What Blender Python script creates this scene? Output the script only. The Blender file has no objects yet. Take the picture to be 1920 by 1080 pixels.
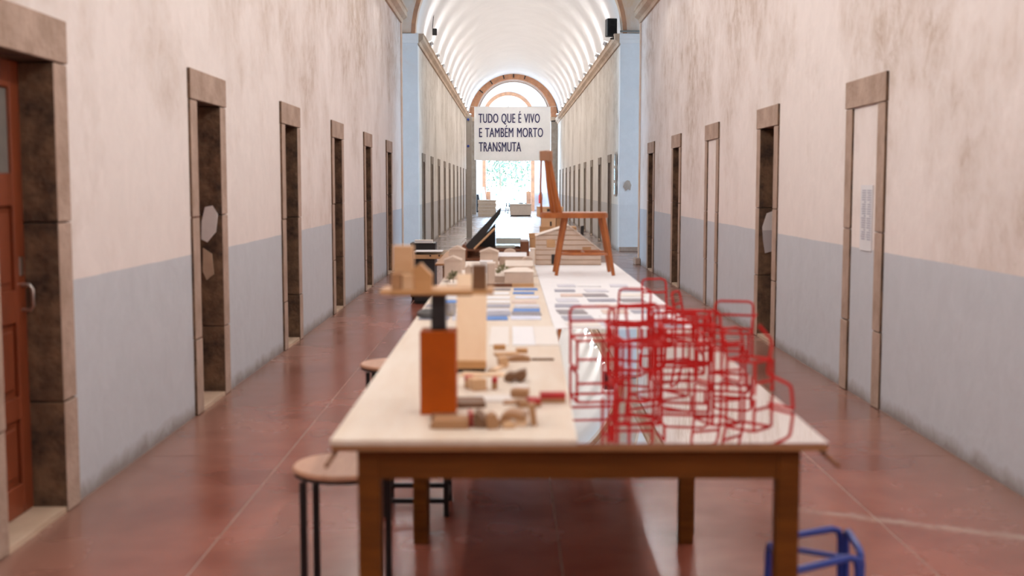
import bpy, bmesh, math, random
from mathutils import Vector, Matrix, Euler
random.seed(7)
PI = math.pi
scn = bpy.context.scene
COL = scn.collection

# ---------------------------------------------------------------- camera
F, CH = 2200.0, 1.45
PITCH = math.atan(193 / F)
YAW = -math.atan(5 / F * math.cos(PITCH))
cam = bpy.data.cameras.new('camera'); camo = bpy.data.objects.new('camera', cam); COL.objects.link(camo)
camo.location = (0, 0, CH); camo.rotation_euler = (PI / 2 - PITCH, 0, YAW)
cam.sensor_width = 36; cam.lens = 36 * F / 1920
cam.clip_start = .05; cam.clip_end = 400
cam.dof.use_dof = True; cam.dof.focus_distance = 45; cam.dof.aperture_fstop = 2.4
scn.camera = camo

# ---------------------------------------------------------------- world, exposure
w = bpy.data.worlds.new('sky'); scn.world = w; w.use_nodes = True
bg = w.node_tree.nodes['Background']
bg.inputs[0].default_value = (.53, .75, 1, 1); bg.inputs[1].default_value = 24.0
scn.view_settings.view_transform = 'Standard'; scn.view_settings.look = 'None'
scn.view_settings.exposure = 0.0; scn.view_settings.gamma = 1; scn.view_settings.use_curve_mapping = False
scn.cycles.max_bounces = 10; scn.cycles.diffuse_bounces = 6

# ---------------------------------------------------------------- room numbers
XL, XR = -1.98, 2.40
XC, RAD = (XL + XR) / 2, (XR - XL) / 2
Y0, YN, YF, YE, YW = -5.0, 21.75, 25.7, 58.5, 66.0     # back wall, near end, far start, end arch, window wall
SPRING = 4.66

NEAR_LAMP, FAR_LAMP, FAR_SPOT, NEAR_UP, FAR_UP = 32.0, 24.0, 31.0, 3.0, 4.2
def area(name, loc, direction, sx, sy, energy, color=(1, .965, .935)):
    l = bpy.data.lights.new(name, 'AREA'); l.shape = 'RECTANGLE'; l.size = sx; l.size_y = sy; l.energy = energy; l.color = color
    o = bpy.data.objects.new(name, l); COL.objects.link(o); o.location = loc
    o.rotation_euler = Vector(direction).to_track_quat('-Z', 'Y').to_euler(); return o
def portal(name, loc, direction, sx, sy):
    o = area(name, loc, direction, sx, sy, 1, (1, 1, 1)); o.data.cycles.is_portal = True
portal('end_window_daylight', (XC, YW + .9, 3.3), (0, -1, 0), 2.8, 6.6)
portal('crossing_daylight', (XL - 8.35, 23.7, 3.0), (1, 0, 0), 2.8, 4.4)
portal('crossing_daylight', (XR + 8.35, 23.7, 3.0), (-1, 0, 0), 2.8, 4.4)
portal('added_end_room_daylight', (XC - 5.1, 62.4, 3.6), (1, 0, 0), 3.0, 4.6)  # portals for side openings added to brighten the end room
portal('added_end_room_daylight', (XC + 5.1, 62.4, 3.6), (-1, 0, 0), 3.0, 4.6)

# ---------------------------------------------------------------- helpers
def R3():
    return Euler((PI / 2 - PITCH, 0, YAW)).to_matrix()
RM = R3()
def ray(px, py):
    return RM @ Vector(((px - 960) / F, -(py - 540) / F, -1))
def at_z(px, py, z):
    r = ray(px, py); return Vector((0, 0, CH)) + r * ((z - CH) / r.z)
def at_y(px, py, y):
    r = ray(px, py); return Vector((0, 0, CH)) + r * (y / r.y)
def at_x(px, py, x):
    r = ray(px, py); return Vector((0, 0, CH)) + r * (x / r.x)

class MB:
    def __init__(self): self.v = []; self.f = []
    def add(self, vs, fs):
        b = len(self.v); self.v += [tuple(p) for p in vs]; self.f += [tuple(i + b for i in f) for f in fs]; return self
    def box(self, x0, x1, y0, y1, z0, z1, M=None):
        vs = [Vector((x, y, z)) for z in (z0, z1) for y in (y0, y1) for x in (x0, x1)]
        if M is not None: vs = [M @ p for p in vs]
        return self.add(vs, [(0, 2, 3, 1), (4, 5, 7, 6), (0, 1, 5, 4), (2, 6, 7, 3), (0, 4, 6, 2), (1, 3, 7, 5)])
    def prism(self, pts, vec, M=None):                      # pts: planar 3-D polygon, swept by vec
        n = len(pts); a = [Vector(p) for p in pts]; b = [p + Vector(vec) for p in a]
        vs = a + b
        if M is not None: vs = [M @ p for p in vs]
        return self.add(vs, [tuple(range(n))[::-1], tuple(range(n, 2 * n))] + [(i, (i + 1) % n, n + (i + 1) % n, n + i) for i in range(n)])
    def tube(self, path, r, n=8, r1=None, closed=False):
        path = [Vector(p) for p in path]; m = len(path); rings = []
        for i, p in enumerate(path):
            if closed: t = path[(i + 1) % m] - path[i - 1]
            else: t = path[min(i + 1, m - 1)] - path[max(i - 1, 0)]
            t.normalize(); a = t.orthogonal() if i == 0 else None
            if i == 0: u = a.normalized()
            else:
                u = (u - t * u.dot(t)); u = u.normalized() if u.length > 1e-6 else t.orthogonal().normalized()
            v = t.cross(u); rr = r if r1 is None else r + (r1 - r) * i / (m - 1)
            rings.append([p + (u * math.cos(2 * PI * k / n) + v * math.sin(2 * PI * k / n)) * rr for k in range(n)])
        fs = []
        for i in range(m - (0 if closed else 1)):
            j = (i + 1) % m
            for k in range(n): fs.append((i * n + k, i * n + (k + 1) % n, j * n + (k + 1) % n, j * n + k))
        if not closed: fs += [tuple(range(n))[::-1], tuple((m - 1) * n + k for k in range(n))]
        return self.add([q for rg in rings for q in rg], fs)
    def lathe(self, prof, c=(0, 0, 0), n=24):               # prof: (r, z), closed at both ends
        vs = []; fs = []; m = len(prof); c = Vector(c)
        for r, z in prof:
            for k in range(n): vs.append(c + Vector((r * math.cos(2 * PI * k / n), r * math.sin(2 * PI * k / n), z)))
        for i in range(m - 1):
            for k in range(n): fs.append((i * n + k, i * n + (k + 1) % n, (i + 1) * n + (k + 1) % n, (i + 1) * n + k))
        fs += [tuple(range(n))[::-1], tuple((m - 1) * n + k for k in range(n))]
        return self.add(vs, fs)
    def build(self, name, mat, parent=None, smooth=False, bevel=0, local=True):
        me = bpy.data.meshes.new(name); me.from_pydata(self.v, [], self.f); me.update()
        bm = bmesh.new(); bm.from_mesh(me); bmesh.ops.recalc_face_normals(bm, faces=bm.faces)
        if bevel:
            bmesh.ops.bevel(bm, geom=list(bm.edges), offset=bevel, segments=1, affect='EDGES', clamp_overlap=True)
        bm.to_mesh(me); bm.free()
        if smooth:
            for p in me.polygons: p.use_smooth = True
            try: me.set_sharp_from_angle(angle=math.radians(40))
            except Exception: pass
        me.materials.append(mat)
        o = bpy.data.objects.new(name, me); COL.objects.link(o)
        if parent is not None: o.parent = parent
        return o
def tag(o, label=None, cat=None, group=None, kind=None):
    if label: o['label'] = label
    if cat: o['category'] = cat
    if group: o['group'] = group
    if kind: o['kind'] = kind
    return o
def empty(name, loc, label, cat, group=None, rz=0, kind=None):
    o = bpy.data.objects.new(name, None); COL.objects.link(o); o.location = loc; o.rotation_euler = (0, 0, rz); o.empty_display_size = .05
    return tag(o, label, cat, group, kind)
def copy_tree(o, parent=None):
    c = o.copy(); COL.objects.link(c)
    if parent is not None: c.parent = parent
    for ch in list(o.children): copy_tree(ch, c)
    return c

# ---------------------------------------------------------------- materials
def mat(name, col, rough=.6, metal=0, var=.0, scale=8, col2=None, bump=0, bscale=40, stretch=(1, 1, 1), emit=None, estr=0, spec=.5, coat=0, coords='Object'):
    m = bpy.data.materials.new(name); m.use_nodes = True; nt = m.node_tree; b = nt.nodes['Principled BSDF']
    b.inputs['Base Color'].default_value = (*col, 1); b.inputs['Roughness'].default_value = rough; b.inputs['Metallic'].default_value = metal
    b.inputs['Specular IOR Level'].default_value = spec; b.inputs['Coat Weight'].default_value = coat
    if emit: b.inputs['Emission Color'].default_value = (*emit, 1); b.inputs['Emission Strength'].default_value = estr
    if var or col2 or bump:
        tc = nt.nodes.new('ShaderNodeTexCoord'); mp = nt.nodes.new('ShaderNodeMapping'); mp.inputs['Scale'].default_value = stretch
        nt.links.new(tc.outputs[coords], mp.inputs['Vector'])
    if var or col2:
        n = nt.nodes.new('ShaderNodeTexNoise'); n.inputs['Scale'].default_value = scale; n.inputs['Detail'].default_value = 6; n.inputs['Roughness'].default_value = .65
        nt.links.new(mp.outputs[0], n.inputs['Vector'])
        rp = nt.nodes.new('ShaderNodeValToRGB'); c2 = col2 or tuple(max(0, c * (1 - var)) for c in col)
        rp.color_ramp.elements[0].position = .35; rp.color_ramp.elements[1].position = .65
        rp.color_ramp.elements[0].color = (*c2, 1); rp.color_ramp.elements[1].color = (*col, 1)
        nt.links.new(n.outputs['Fac'], rp.inputs[0]); nt.links.new(rp.outputs[0], b.inputs['Base Color'])
    if bump:
        n2 = nt.nodes.new('ShaderNodeTexNoise'); n2.inputs['Scale'].default_value = bscale; n2.inputs['Detail'].default_value = 4
        nt.links.new(mp.outputs[0], n2.inputs['Vector'])
        bp = nt.nodes.new('ShaderNodeBump'); bp.inputs['Strength'].default_value = bump; bp.inputs['Distance'].default_value = .02
        nt.links.new(n2.outputs['Fac'], bp.inputs['Height']); nt.links.new(bp.outputs[0], b.inputs['Normal'])
    return m

def N(nt, t, **kw):
    n = nt.nodes.new(t)
    for k, v in kw.items():
        if k.startswith('i_'):
            key = k[2:]; n.inputs[int(key) if key.isdigit() else key.replace('_', ' ')].default_value = v
        else: setattr(n, k, v)
    return n
def plaster(name, top, stain, dado, amount=.5, dado_z=1.02, grime=True):
    m = bpy.data.materials.new(name); m.use_nodes = True; nt = m.node_tree; b = nt.nodes['Principled BSDF']; L = nt.links.new
    b.inputs['Roughness'].default_value = .75; b.inputs['Specular IOR Level'].default_value = .25
    tc = N(nt, 'ShaderNodeTexCoord'); sp = N(nt, 'ShaderNodeSeparateXYZ'); L(tc.outputs['Object'], sp.inputs[0])
    mp = N(nt, 'ShaderNodeMapping'); mp.inputs['Scale'].default_value = (1, 1, .85); L(tc.outputs['Object'], mp.inputs['Vector'])
    n1 = N(nt, 'ShaderNodeTexNoise', i_Scale=.55, i_Detail=8.0, i_Roughness=.68); L(mp.outputs[0], n1.inputs['Vector'])
    n2 = N(nt, 'ShaderNodeTexNoise', i_Scale=5.0, i_Detail=8.0, i_Roughness=.75, i_Distortion=.6); L(mp.outputs[0], n2.inputs['Vector'])
    # stains gather higher on the wall
    hz = N(nt, 'ShaderNodeMapRange', i_1=1.2, i_2=4.2, i_3=-.06, i_4=.10); L(sp.outputs['Z'], hz.inputs[0])
    a1 = N(nt, 'ShaderNodeMath', operation='ADD'); L(n1.outputs[0], a1.inputs[0]); L(hz.outputs[0], a1.inputs[1])
    r1 = N(nt, 'ShaderNodeMapRange', i_1=.47, i_2=.66, i_3=0.0, i_4=1.0); L(a1.outputs[0], r1.inputs[0])
    r2 = N(nt, 'ShaderNodeMapRange', i_1=.38, i_2=.66, i_3=.15, i_4=1.0); L(n2.outputs[0], r2.inputs[0])
    mu = N(nt, 'ShaderNodeMath', operation='MULTIPLY'); L(r1.outputs[0], mu.inputs[0]); L(r2.outputs[0], mu.inputs[1])
    mu2 = N(nt, 'ShaderNodeMath', operation='MULTIPLY', i_1=amount); L(mu.outputs[0], mu2.inputs[0])
    mx = N(nt, 'ShaderNodeMix', data_type='RGBA'); L(mu2.outputs[0], mx.inputs['Factor']); mx.inputs['A'].default_value = (*top, 1); mx.inputs['B'].default_value = (*stain, 1)
    # fine mottling
    r3 = N(nt, 'ShaderNodeMapRange', i_1=.3, i_2=.7, i_3=.94, i_4=1.03); L(n2.outputs[0], r3.inputs[0])
    dm = N(nt, 'ShaderNodeMix', data_type='RGBA', blend_type='MIX'); dm.inputs['B'].default_value = (*dado, 1); L(mx.outputs['Result'], dm.inputs['A'])
    nw = N(nt, 'ShaderNodeMath', operation='MULTIPLY_ADD', i_1=.03, i_2=dado_z - .015); L(n1.outputs[0], nw.inputs[0])
    lt = N(nt, 'ShaderNodeMath', operation='LESS_THAN'); L(sp.outputs['Z'], lt.inputs[0]); L(nw.outputs[0], lt.inputs[1])
    L(lt.outputs[0], dm.inputs['Factor'])
    vm = N(nt, 'ShaderNodeVectorMath', operation='SCALE'); L(dm.outputs['Result'], vm.inputs[0]); L(r3.outputs[0], vm.inputs['Scale'])
    # grime along the foot of the wall
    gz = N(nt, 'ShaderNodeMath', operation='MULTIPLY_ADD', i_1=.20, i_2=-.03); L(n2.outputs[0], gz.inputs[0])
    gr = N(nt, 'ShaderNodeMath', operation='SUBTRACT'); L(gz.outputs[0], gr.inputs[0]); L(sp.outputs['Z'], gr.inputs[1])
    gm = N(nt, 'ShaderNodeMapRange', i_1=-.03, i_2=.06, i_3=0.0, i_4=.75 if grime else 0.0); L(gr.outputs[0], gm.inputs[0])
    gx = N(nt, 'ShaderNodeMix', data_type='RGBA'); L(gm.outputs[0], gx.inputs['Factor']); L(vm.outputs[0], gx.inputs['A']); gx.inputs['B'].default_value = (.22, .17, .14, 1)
    L(gx.outputs['Result'], b.inputs['Base Color'])
    n4 = N(nt, 'ShaderNodeTexNoise', i_Scale=9.0, i_Detail=7.0); L(tc.outputs['Object'], n4.inputs['Vector'])
    bp = N(nt, 'ShaderNodeBump', i_Strength=.18, i_Distance=.03); L(n4.outputs[0], bp.inputs['Height']); L(bp.outputs[0], b.inputs['Normal'])
    return m

def floor_mat(name='red_cement', dk=(.17, .040, .024, 1), lt=(.38, .122, .080, 1)):
    m = bpy.data.materials.new(name); m.use_nodes = True; nt = m.node_tree; b = nt.nodes['Principled BSDF']; L = nt.links.new
    tc = N(nt, 'ShaderNodeTexCoord'); sp = N(nt, 'ShaderNodeSeparateXYZ'); L(tc.outputs['Object'], sp.inputs[0])
    n1 = N(nt, 'ShaderNodeTexNoise', i_Scale=.8, i_Detail=4.0, i_Roughness=.6, i_Distortion=.2); L(tc.outputs['Object'], n1.inputs['Vector'])
    n2 = N(nt, 'ShaderNodeTexNoise', i_Scale=9.0, i_Detail=6.0, i_Roughness=.7); L(tc.outputs['Object'], n2.inputs['Vector'])
    rp = N(nt, 'ShaderNodeValToRGB'); e = rp.color_ramp.elements
    e[0].position = .3; e[0].color = dk; e[1].position = .7; e[1].color = lt
    L(n1.outputs[0], rp.inputs[0])
    # worn grey along the walls
    ax = N(nt, 'ShaderNodeMath', operation='SUBTRACT', i_1=XC); L(sp.outputs['X'], ax.inputs[0])
    ab = N(nt, 'ShaderNodeMath', operation='ABSOLUTE'); L(ax.outputs[0], ab.inputs[0])
    ad = N(nt, 'ShaderNodeMath', operation='MULTIPLY_ADD', i_1=.5, i_2=-.25); L(n1.outputs[0], ad.inputs[0])
    a2 = N(nt, 'ShaderNodeMath', operation='ADD'); L(ab.outputs[0], a2.inputs[0]); L(ad.outputs[0], a2.inputs[1])
    wr = N(nt, 'ShaderNodeMapRange', i_1=RAD - .75, i_2=RAD + .1, i_3=0.0, i_4=.7); L(a2.outputs[0], wr.inputs[0])
    mx = N(nt, 'ShaderNodeMix', data_type='RGBA'); L(wr.outputs[0], mx.inputs['Factor']); L(rp.outputs[0], mx.inputs['A']); mx.inputs['B'].default_value = (.24, .165, .13, 1)
    # a chalky smear across the floor beside the table
    yy = N(nt, 'ShaderNodeMath', operation='MULTIPLY_ADD', i_1=-.50, i_2=5.80); L(sp.outputs['X'], yy.inputs[0])
    dy = N(nt, 'ShaderNodeMath', operation='SUBTRACT'); L(sp.outputs['Y'], dy.inputs[0]); L(yy.outputs[0], dy.inputs[1])
    da = N(nt, 'ShaderNodeMath', operation='ABSOLUTE'); L(dy.outputs[0], da.inputs[0])
    ds = N(nt, 'ShaderNodeMath', operation='MULTIPLY_ADD', i_1=.20, i_2=-.08); L(n2.outputs[0], ds.inputs[0])
    db = N(nt, 'ShaderNodeMath', operation='SUBTRACT'); L(ds.outputs[0], db.inputs[0]); L(da.outputs[0], db.inputs[1])
    dm = N(nt, 'ShaderNodeMapRange', i_1=-.05, i_2=.06, i_3=0.0, i_4=.75); L(db.outputs[0], dm.inputs[0])
    xm = N(nt, 'ShaderNodeMapRange', i_1=1.15, i_2=1.5, i_3=0.0, i_4=1.0); L(sp.outputs['X'], xm.inputs[0])
    ym = N(nt, 'ShaderNodeMath', operation='LESS_THAN', i_1=5.6); L(sp.outputs['Y'], ym.inputs[0])
    m1 = N(nt, 'ShaderNodeMath', operation='MULTIPLY'); L(dm.outputs[0], m1.inputs[0]); L(xm.outputs[0], m1.inputs[1])
    m2 = N(nt, 'ShaderNodeMath', operation='MULTIPLY'); L(m1.outputs[0], m2.inputs[0]); L(ym.outputs[0], m2.inputs[1])
    mx2 = N(nt, 'ShaderNodeMix', data_type='RGBA'); L(m2.outputs[0], mx2.inputs['Factor']); L(mx.outputs['Result'], mx2.inputs['A']); mx2.inputs['B'].default_value = (.50, .38, .31, 1)
    L(mx2.outputs['Result'], b.inputs['Base Color'])
    rr = N(nt, 'ShaderNodeMapRange', i_1=.3, i_2=.7, i_3=.17, i_4=.32); L(n1.outputs[0], rr.inputs[0]); L(rr.outputs[0], b.inputs['Roughness'])
    bp = N(nt, 'ShaderNodeBump', i_Strength=.02, i_Distance=.02); L(n2.outputs[0], bp.inputs['Height']); L(bp.outputs[0], b.inputs['Normal'])
    b.inputs['Specular IOR Level'].default_value = .55
    return m

M_WALL = plaster('near_plaster', (.83, .765, .735), (.46, .35, .27), (.57, .60, .645), 1.0)
M_FARWALL = plaster('far_plaster', (.78, .72, .65), (.38, .31, .23), (.60, .57, .54), .9)
M_WHITE = plaster('white_plaster', (.80, .77, .75), (.62, .53, .47), (.55, .52, .53), .45)
M_CROSS = plaster('crossing_plaster', (.74, .73, .73), (.58, .49, .43), (.71, .70, .70), .5)
M_FACE = mat('orange_stained_plaster', (.70, .62, .56), .8, col2=(.66, .42, .25), scale=1.6, stretch=(1, 1, .6))
M_VAULT = mat('vault_plaster', (.78, .76, .75), .8, var=.05, scale=1.5)
M_FLOOR = floor_mat(); M_FLOORFAR = floor_mat('grey_cement', (.20, .15, .14, 1), (.34, .27, .255, 1))  # greyer version of the floor colour for the far slabs
M_SCREED = mat('pale_joint', (.42, .29, .24), .8, var=.2)
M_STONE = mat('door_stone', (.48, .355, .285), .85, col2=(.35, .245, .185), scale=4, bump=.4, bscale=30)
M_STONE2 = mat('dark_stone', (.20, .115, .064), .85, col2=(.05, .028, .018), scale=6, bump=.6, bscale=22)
M_FARSTONE = mat('far_stone', (.36, .30, .245), .85, col2=(.26, .205, .16), scale=4)
M_CORNICE = mat('cornice_stone', (.64, .49, .36), .8, col2=(.46, .33, .23), scale=3, stretch=(1, .4, 1))
M_ORANGE = mat('orange_stone', (.56, .26, .13), .8, col2=(.38, .18, .10), scale=4)
M_DOOR = mat('red_brown_door_paint', (.25, .055, .018), .45, var=.3, scale=6, stretch=(1, 1, .2))
M_DARKDOOR = mat('dark_door_wood', (.07, .025, .012), .6, var=.4, scale=10, stretch=(1, 1, .2))
M_GLASS = mat('dusty_glass', (.22, .21, .19), .25, var=.2)
M_METAL = mat('dull_metal', (.55, .53, .5), .35, metal=1)
M_BLACK = mat('black_paint', (.012, .011, .012), .5, var=.2)
M_BLKMET = mat('black_metal', (.012, .011, .012), .4, metal=.3)
M_PLY = mat('pale_plywood', (.69, .615, .525), .5, col2=(.64, .53, .42), scale=2.2, stretch=(3.5, .6, 1), spec=.3)
M_TABLE = mat('brown_table_wood', (.16, .050, .005), .6, spec=.2, col2=(.10, .030, .003), scale=6, stretch=(.4, 2, 6))
M_EDGE = mat('table_edge_wood', (.38, .18, .07), .5, var=.3, scale=8, stretch=(.5, 1, 1))
M_MIRROR = mat('mirror_glass', (.94, .95, .95), .015, metal=1)
M_RED = mat('red_wire', (.42, .004, .003), .6, spec=.2)
M_BLUE = mat('blue_tube', (.018, .055, .33), .35, spec=.5)
M_PAPER = mat('white_paper', (.74, .745, .77), .7, var=.04)
M_CLOTH = mat('banner_cloth', (.86, .86, .86), .8, var=.03)
M_INK = mat('navy_ink', (.035, .035, .11), .7)
M_CARD = mat('grey_card', (.60, .475, .39), .8, var=.12, scale=12)
M_CARDTOP = mat('pale_card', (.74, .66, .59), .8, var=.08, scale=12)
M_CARTON = mat('brown_cardboard', (.55, .33, .17), .8, var=.15, scale=6)
M_ORANGEBOX = mat('rust_orange_paint', (.42, .078, .003), .6, spec=.15, var=.25, scale=5)
M_CHAIR = mat('varnished_chair_wood', (.42, .128, .030), .35, col2=(.29, .08, .017), scale=6, stretch=(3, 3, .5))
M_SEAT = mat('stool_seat_wood', (.55, .30, .19), .45, col2=(.42, .21, .12), scale=5, stretch=(4, .5, 1))
M_PIANO = mat('brown_case_wood', (.20, .075, .035), .4, var=.3, scale=8)
M_LAMP = mat('lamp_lens', (.9, .9, .9), .3, emit=(1, .97, .95), estr=14)
M_WHITEMET = mat('white_metal', (.75, .75, .76), .4)
M_EXT = mat('extinguisher_red', (.55, .015, .02), .35)
M_WINFRAME = mat('window_frame_paint', (.7, .66, .6), .5)
M_LEAF = mat('tree_leaf', (.035, .075, .03), .6, var=.5, scale=3)
M_BARK = mat('tree_bark', (.18, .12, .08), .8, var=.4)
M_PANE = bpy.data.materials.new('clear_pane'); M_PANE.use_nodes = True
_n = M_PANE.node_tree; _n.nodes.remove(_n.nodes['Principled BSDF'])
_t = _n.nodes.new('ShaderNodeBsdfTransparent'); _g = _n.nodes.new('ShaderNodeBsdfGlossy'); _g.inputs['Roughness'].default_value = .03
_m = _n.nodes.new('ShaderNodeMixShader'); _m.inputs[0].default_value = .05; _t.inputs[0].default_value = (.95, .97, .96, 1)
_n.links.new(_t.outputs[0], _m.inputs[1]); _n.links.new(_g.outputs[0], _m.inputs[2]); _n.links.new(_m.outputs[0], _n.nodes['Material Output'].inputs[0])
M_GROUND = mat('pale_gravel', (.55, .52, .48), .9, var=.2)

# ================================================================ SETTING
ST = 'structure'
def door_spans(first, step, n, wd): return [(first + step * k, first + step * k + wd) for k in range(n)]
LEFT = [(4.36, 5.27)] + door_spans(7.30, 2.90, 5, .90)
RIGHT = [(7.50, 8.38), (10.50, 11.38), (13.48, 14.38), (16.45, 17.35), (19.45, 20.35)]
BLOCKED_R = {0, 2}
FLEFT = door_spans(26.7, 2.95, 11, .90)
FRIGHT = door_spans(27.7, 3.05, 10, .90)
DH, JW, LH = 2.17, .15, .19                                # outer height, jamb width, lintel height
TH = .35

def wall(name, side, y0, y1, spans, blocked, m, label, top=SPRING):
    x0, x1 = (XL - TH, XL) if side < 0 else (XR, XR + TH)
    b = MB(); y = y0
    for i, (a, c) in enumerate(spans):
        if i in blocked: continue
        b.box(x0, x1, y, a + .02, 0, top); b.box(x0, x1, a + .02, c - .02, DH - .02, top); y = c - .02
    b.box(x0, x1, y, y1, 0, top)
    return tag(b.build(name, m), label, 'wall', kind=ST)
wall('wall_left', -1, Y0, YN, LEFT, (), M_WALL, 'long whitewashed wall with grey dado, on the side of the panelled brown door')
wall('wall_right', 1, Y0, YN, RIGHT, BLOCKED_R, M_WALL, 'long whitewashed wall with grey dado, holding the two walled-up doorways')
wall('wall_left_far', -1, YF + .3, YE, FLEFT, (), M_FARWALL, 'cream stained wall beyond the crossing, on the side of the black plinths', 4.75)
wall('wall_right_far', 1, YF + .3, YE, FRIGHT, (), M_FARWALL, 'cream stained wall beyond the crossing, below the black loudspeaker', 4.75)
b = MB(); b.box(XL - .4, XR + .4, Y0 - .3, Y0, 0, 7); tag(b.build('wall_back', M_WALL), 'plain end wall closing the corridor behind the camera', 'wall', kind=ST)

ndoor = [0]
def doorway(side, a, c, label, blocked=False, far=False, leaf=None, recess=.14, dark=True):
    ndoor[0] += 1
    t = empty('door_%d' % ndoor[0], ((XL if side < 0 else XR), (a + c) / 2, 0), label, 'doorway', kind=ST)
    xw = 0.0; s = -side                                     # s: direction into the corridor
    h = (c - a) / 2; proud = .018
    dep = .06 if blocked else recess + .08
    def bx(mb, u0, u1, y0, y1, z0, z1):                     # u: out of the wall into the corridor
        xs = sorted((xw + s * u0, xw + s * u1)); mb.box(xs[0], xs[1], y0, y1, z0, z1)
    ms = M_FARSTONE if far else M_STONE
    rnd = random.Random(int(a * 100) + (7 if side > 0 else 0))
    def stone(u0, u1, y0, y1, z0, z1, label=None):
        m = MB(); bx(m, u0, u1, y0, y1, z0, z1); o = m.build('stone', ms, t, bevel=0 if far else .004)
        if not far:                                         # paler stone colour on the front face, darker on the others
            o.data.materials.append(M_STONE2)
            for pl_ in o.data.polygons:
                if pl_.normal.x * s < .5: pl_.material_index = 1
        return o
    cuts = [0, DH - LH] if far else [0, .52 + rnd.uniform(-.1, .1), 1.22 + rnd.uniform(-.12, .12), DH - LH]
    for (y0, y1) in ((-h, -h + JW), (h - JW, h)):
        for z0, z1 in zip(cuts, cuts[1:]):
            q = rnd.uniform(-.004, .004) if not far else 0
            stone(-dep, proud + q * .6, y0 + (q if y0 == -h else 0), y1 + (q if y1 == h else 0), z0 + .003, z1 - .003)
    stone(-dep, proud + .004, -h - .004, h + .004, DH - LH + .002, DH)
    if not blocked:
        m = MB(); bx(m, -dep, .01, -h + JW, h - JW, 0, .025); o = m.build('threshold', M_CORNICE, t)
        lf = MB(); bx(lf, -recess - .045, -recess, -h + JW, h - JW, .025, DH - LH)
        lo = lf.build('door_leaf', leaf or M_DARKDOOR, t)
        bk = MB(); bx(bk, -TH - .05, -TH + .0, -h - .1, h + .1, 0, DH + .1); bk.build('cell_partition', M_DARKDOOR, t)
        if not far:
            for k in range(1, 5):
                y = -h + JW + (2 * (h - JW)) * k / 5
                g = MB(); bx(g, -recess - .002, -recess + .006, y - .006, y + .006, .03, DH - LH - .005); g.build('batten', leaf or M_DARKDOOR, t)
    return t

# --- near doorways
side_l = ['nearest stone doorway, with a panelled red-brown door and glazed top', 'second stone doorway along the wall, with a red-brown door edge and a pale plaster patch in its jamb',
          'third stone doorway along the panelled-door wall', 'fourth stone doorway along the panelled-door wall', 'fifth stone doorway along the panelled-door wall', 'sixth stone doorway along the panelled-door wall, last before the crossing']
DL = []
for i, (a, c) in enumerate(LEFT):
    if i == 0: continue
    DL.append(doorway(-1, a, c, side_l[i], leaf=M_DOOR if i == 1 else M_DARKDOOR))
side_r = ['walled-up doorway with a printed text panel hung inside its stone frame', 'open dark doorway beside the walled-up one with the text panel', 'walled-up narrow doorway without any panel in its stone frame',
          'dark doorway just beyond the empty walled-up one', 'dark doorway last before the crossing on the walled-up doorway side']
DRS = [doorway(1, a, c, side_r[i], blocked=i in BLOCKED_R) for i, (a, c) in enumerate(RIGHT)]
# pale repair patches in two jambs
def patch(parent, x, y, z, pts, m, flip=1):
    q = MB(); q.prism([(x + px_, y, z + pz) for px_, pz in pts], (0, .012 * flip, 0)); return q.build('plaster_patch', m, parent)
h = .45
patch(DL[0], 0, h - JW, 0, [(-.125, 1.20), (-.10, 1.30), (-.05, 1.31), (-.015, 1.25), (-.03, 1.13), (-.09, 1.06), (-.13, 1.08)], M_WHITE, -1)
patch(DL[0], 0, h - JW, 0, [(-.12, 1.02), (-.06, .98), (-.05, .84), (-.10, .80), (-.125, .86)], M_CORNICE, -1)
patch(DRS[1], 0, .44 - JW, 0, [(.02, 1.05), (.06, 1.18), (.11, 1.2), (.12, .82), (.05, .80), (.03, .92)], M_WHITE, -1)
# --- the nearest doorway with its panelled door
a, c = LEFT[0]
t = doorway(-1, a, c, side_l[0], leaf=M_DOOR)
for ch in list(t.children):
    if ch.name.startswith(('door_leaf', 'batten')): bpy.data.objects.remove(ch)
hh = (c - a) / 2; y0, y1 = -hh + JW, hh - JW
def bxn(name, u0, u1, a0, a1, z0, z1, m, p, bev=0, lab=None):
    q = MB(); q.box(u0, u1, a0, a1, z0, z1); o = q.build(name, m, p, bevel=bev)
    if lab: o['label'] = lab
    return o
leaf = bxn('door_leaf', -.185, -.155, y0, y1, .025, DH - LH, M_DOOR, t)
st = .10
bxn('stile', -.155, -.135, y0, y0 + st, .025, DH - LH, M_DOOR, leaf, .004); bxn('stile', -.155, -.135, y1 - st, y1, .025, DH - LH, M_DOOR, leaf, .004)
zr = [(.025, .16), (.44, .54), (.86, 1.0), (1.36, 1.50), (1.86, 1.98)]
for z0, z1 in zr: bxn('rail', -.155, -.135, y0 + st, y1 - st, z0, z1, M_DOOR, leaf, .004)
for (z0, z1) in ((.16, .44), (.54, .86), (1.0, 1.36)): bxn('panel', -.156, -.141, y0 + st + .03, y1 - st - .03, z0 + .03, z1 - .03, M_DOOR, leaf, .012)
bxn('pane', -.156, -.150, y0 + st, y1 - st, 1.50, 1.86, M_GLASS, leaf, lab='dusty grey glass pane at the top of the door')
q = MB(); yh = y1 - .045; q.tube([(-.135, yh, 1.02), (-.10, yh, 1.02), (-.088, yh, 1.0), (-.088, yh, .93), (-.10, yh, .91), (-.135, yh, .91)], .008); q.build('door_handle', M_METAL, t, smooth=True)
bxn('lock_plate', -.135, -.131, yh - .02, yh + .02, 1.06, 1.14, M_METAL, t, .002)
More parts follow.
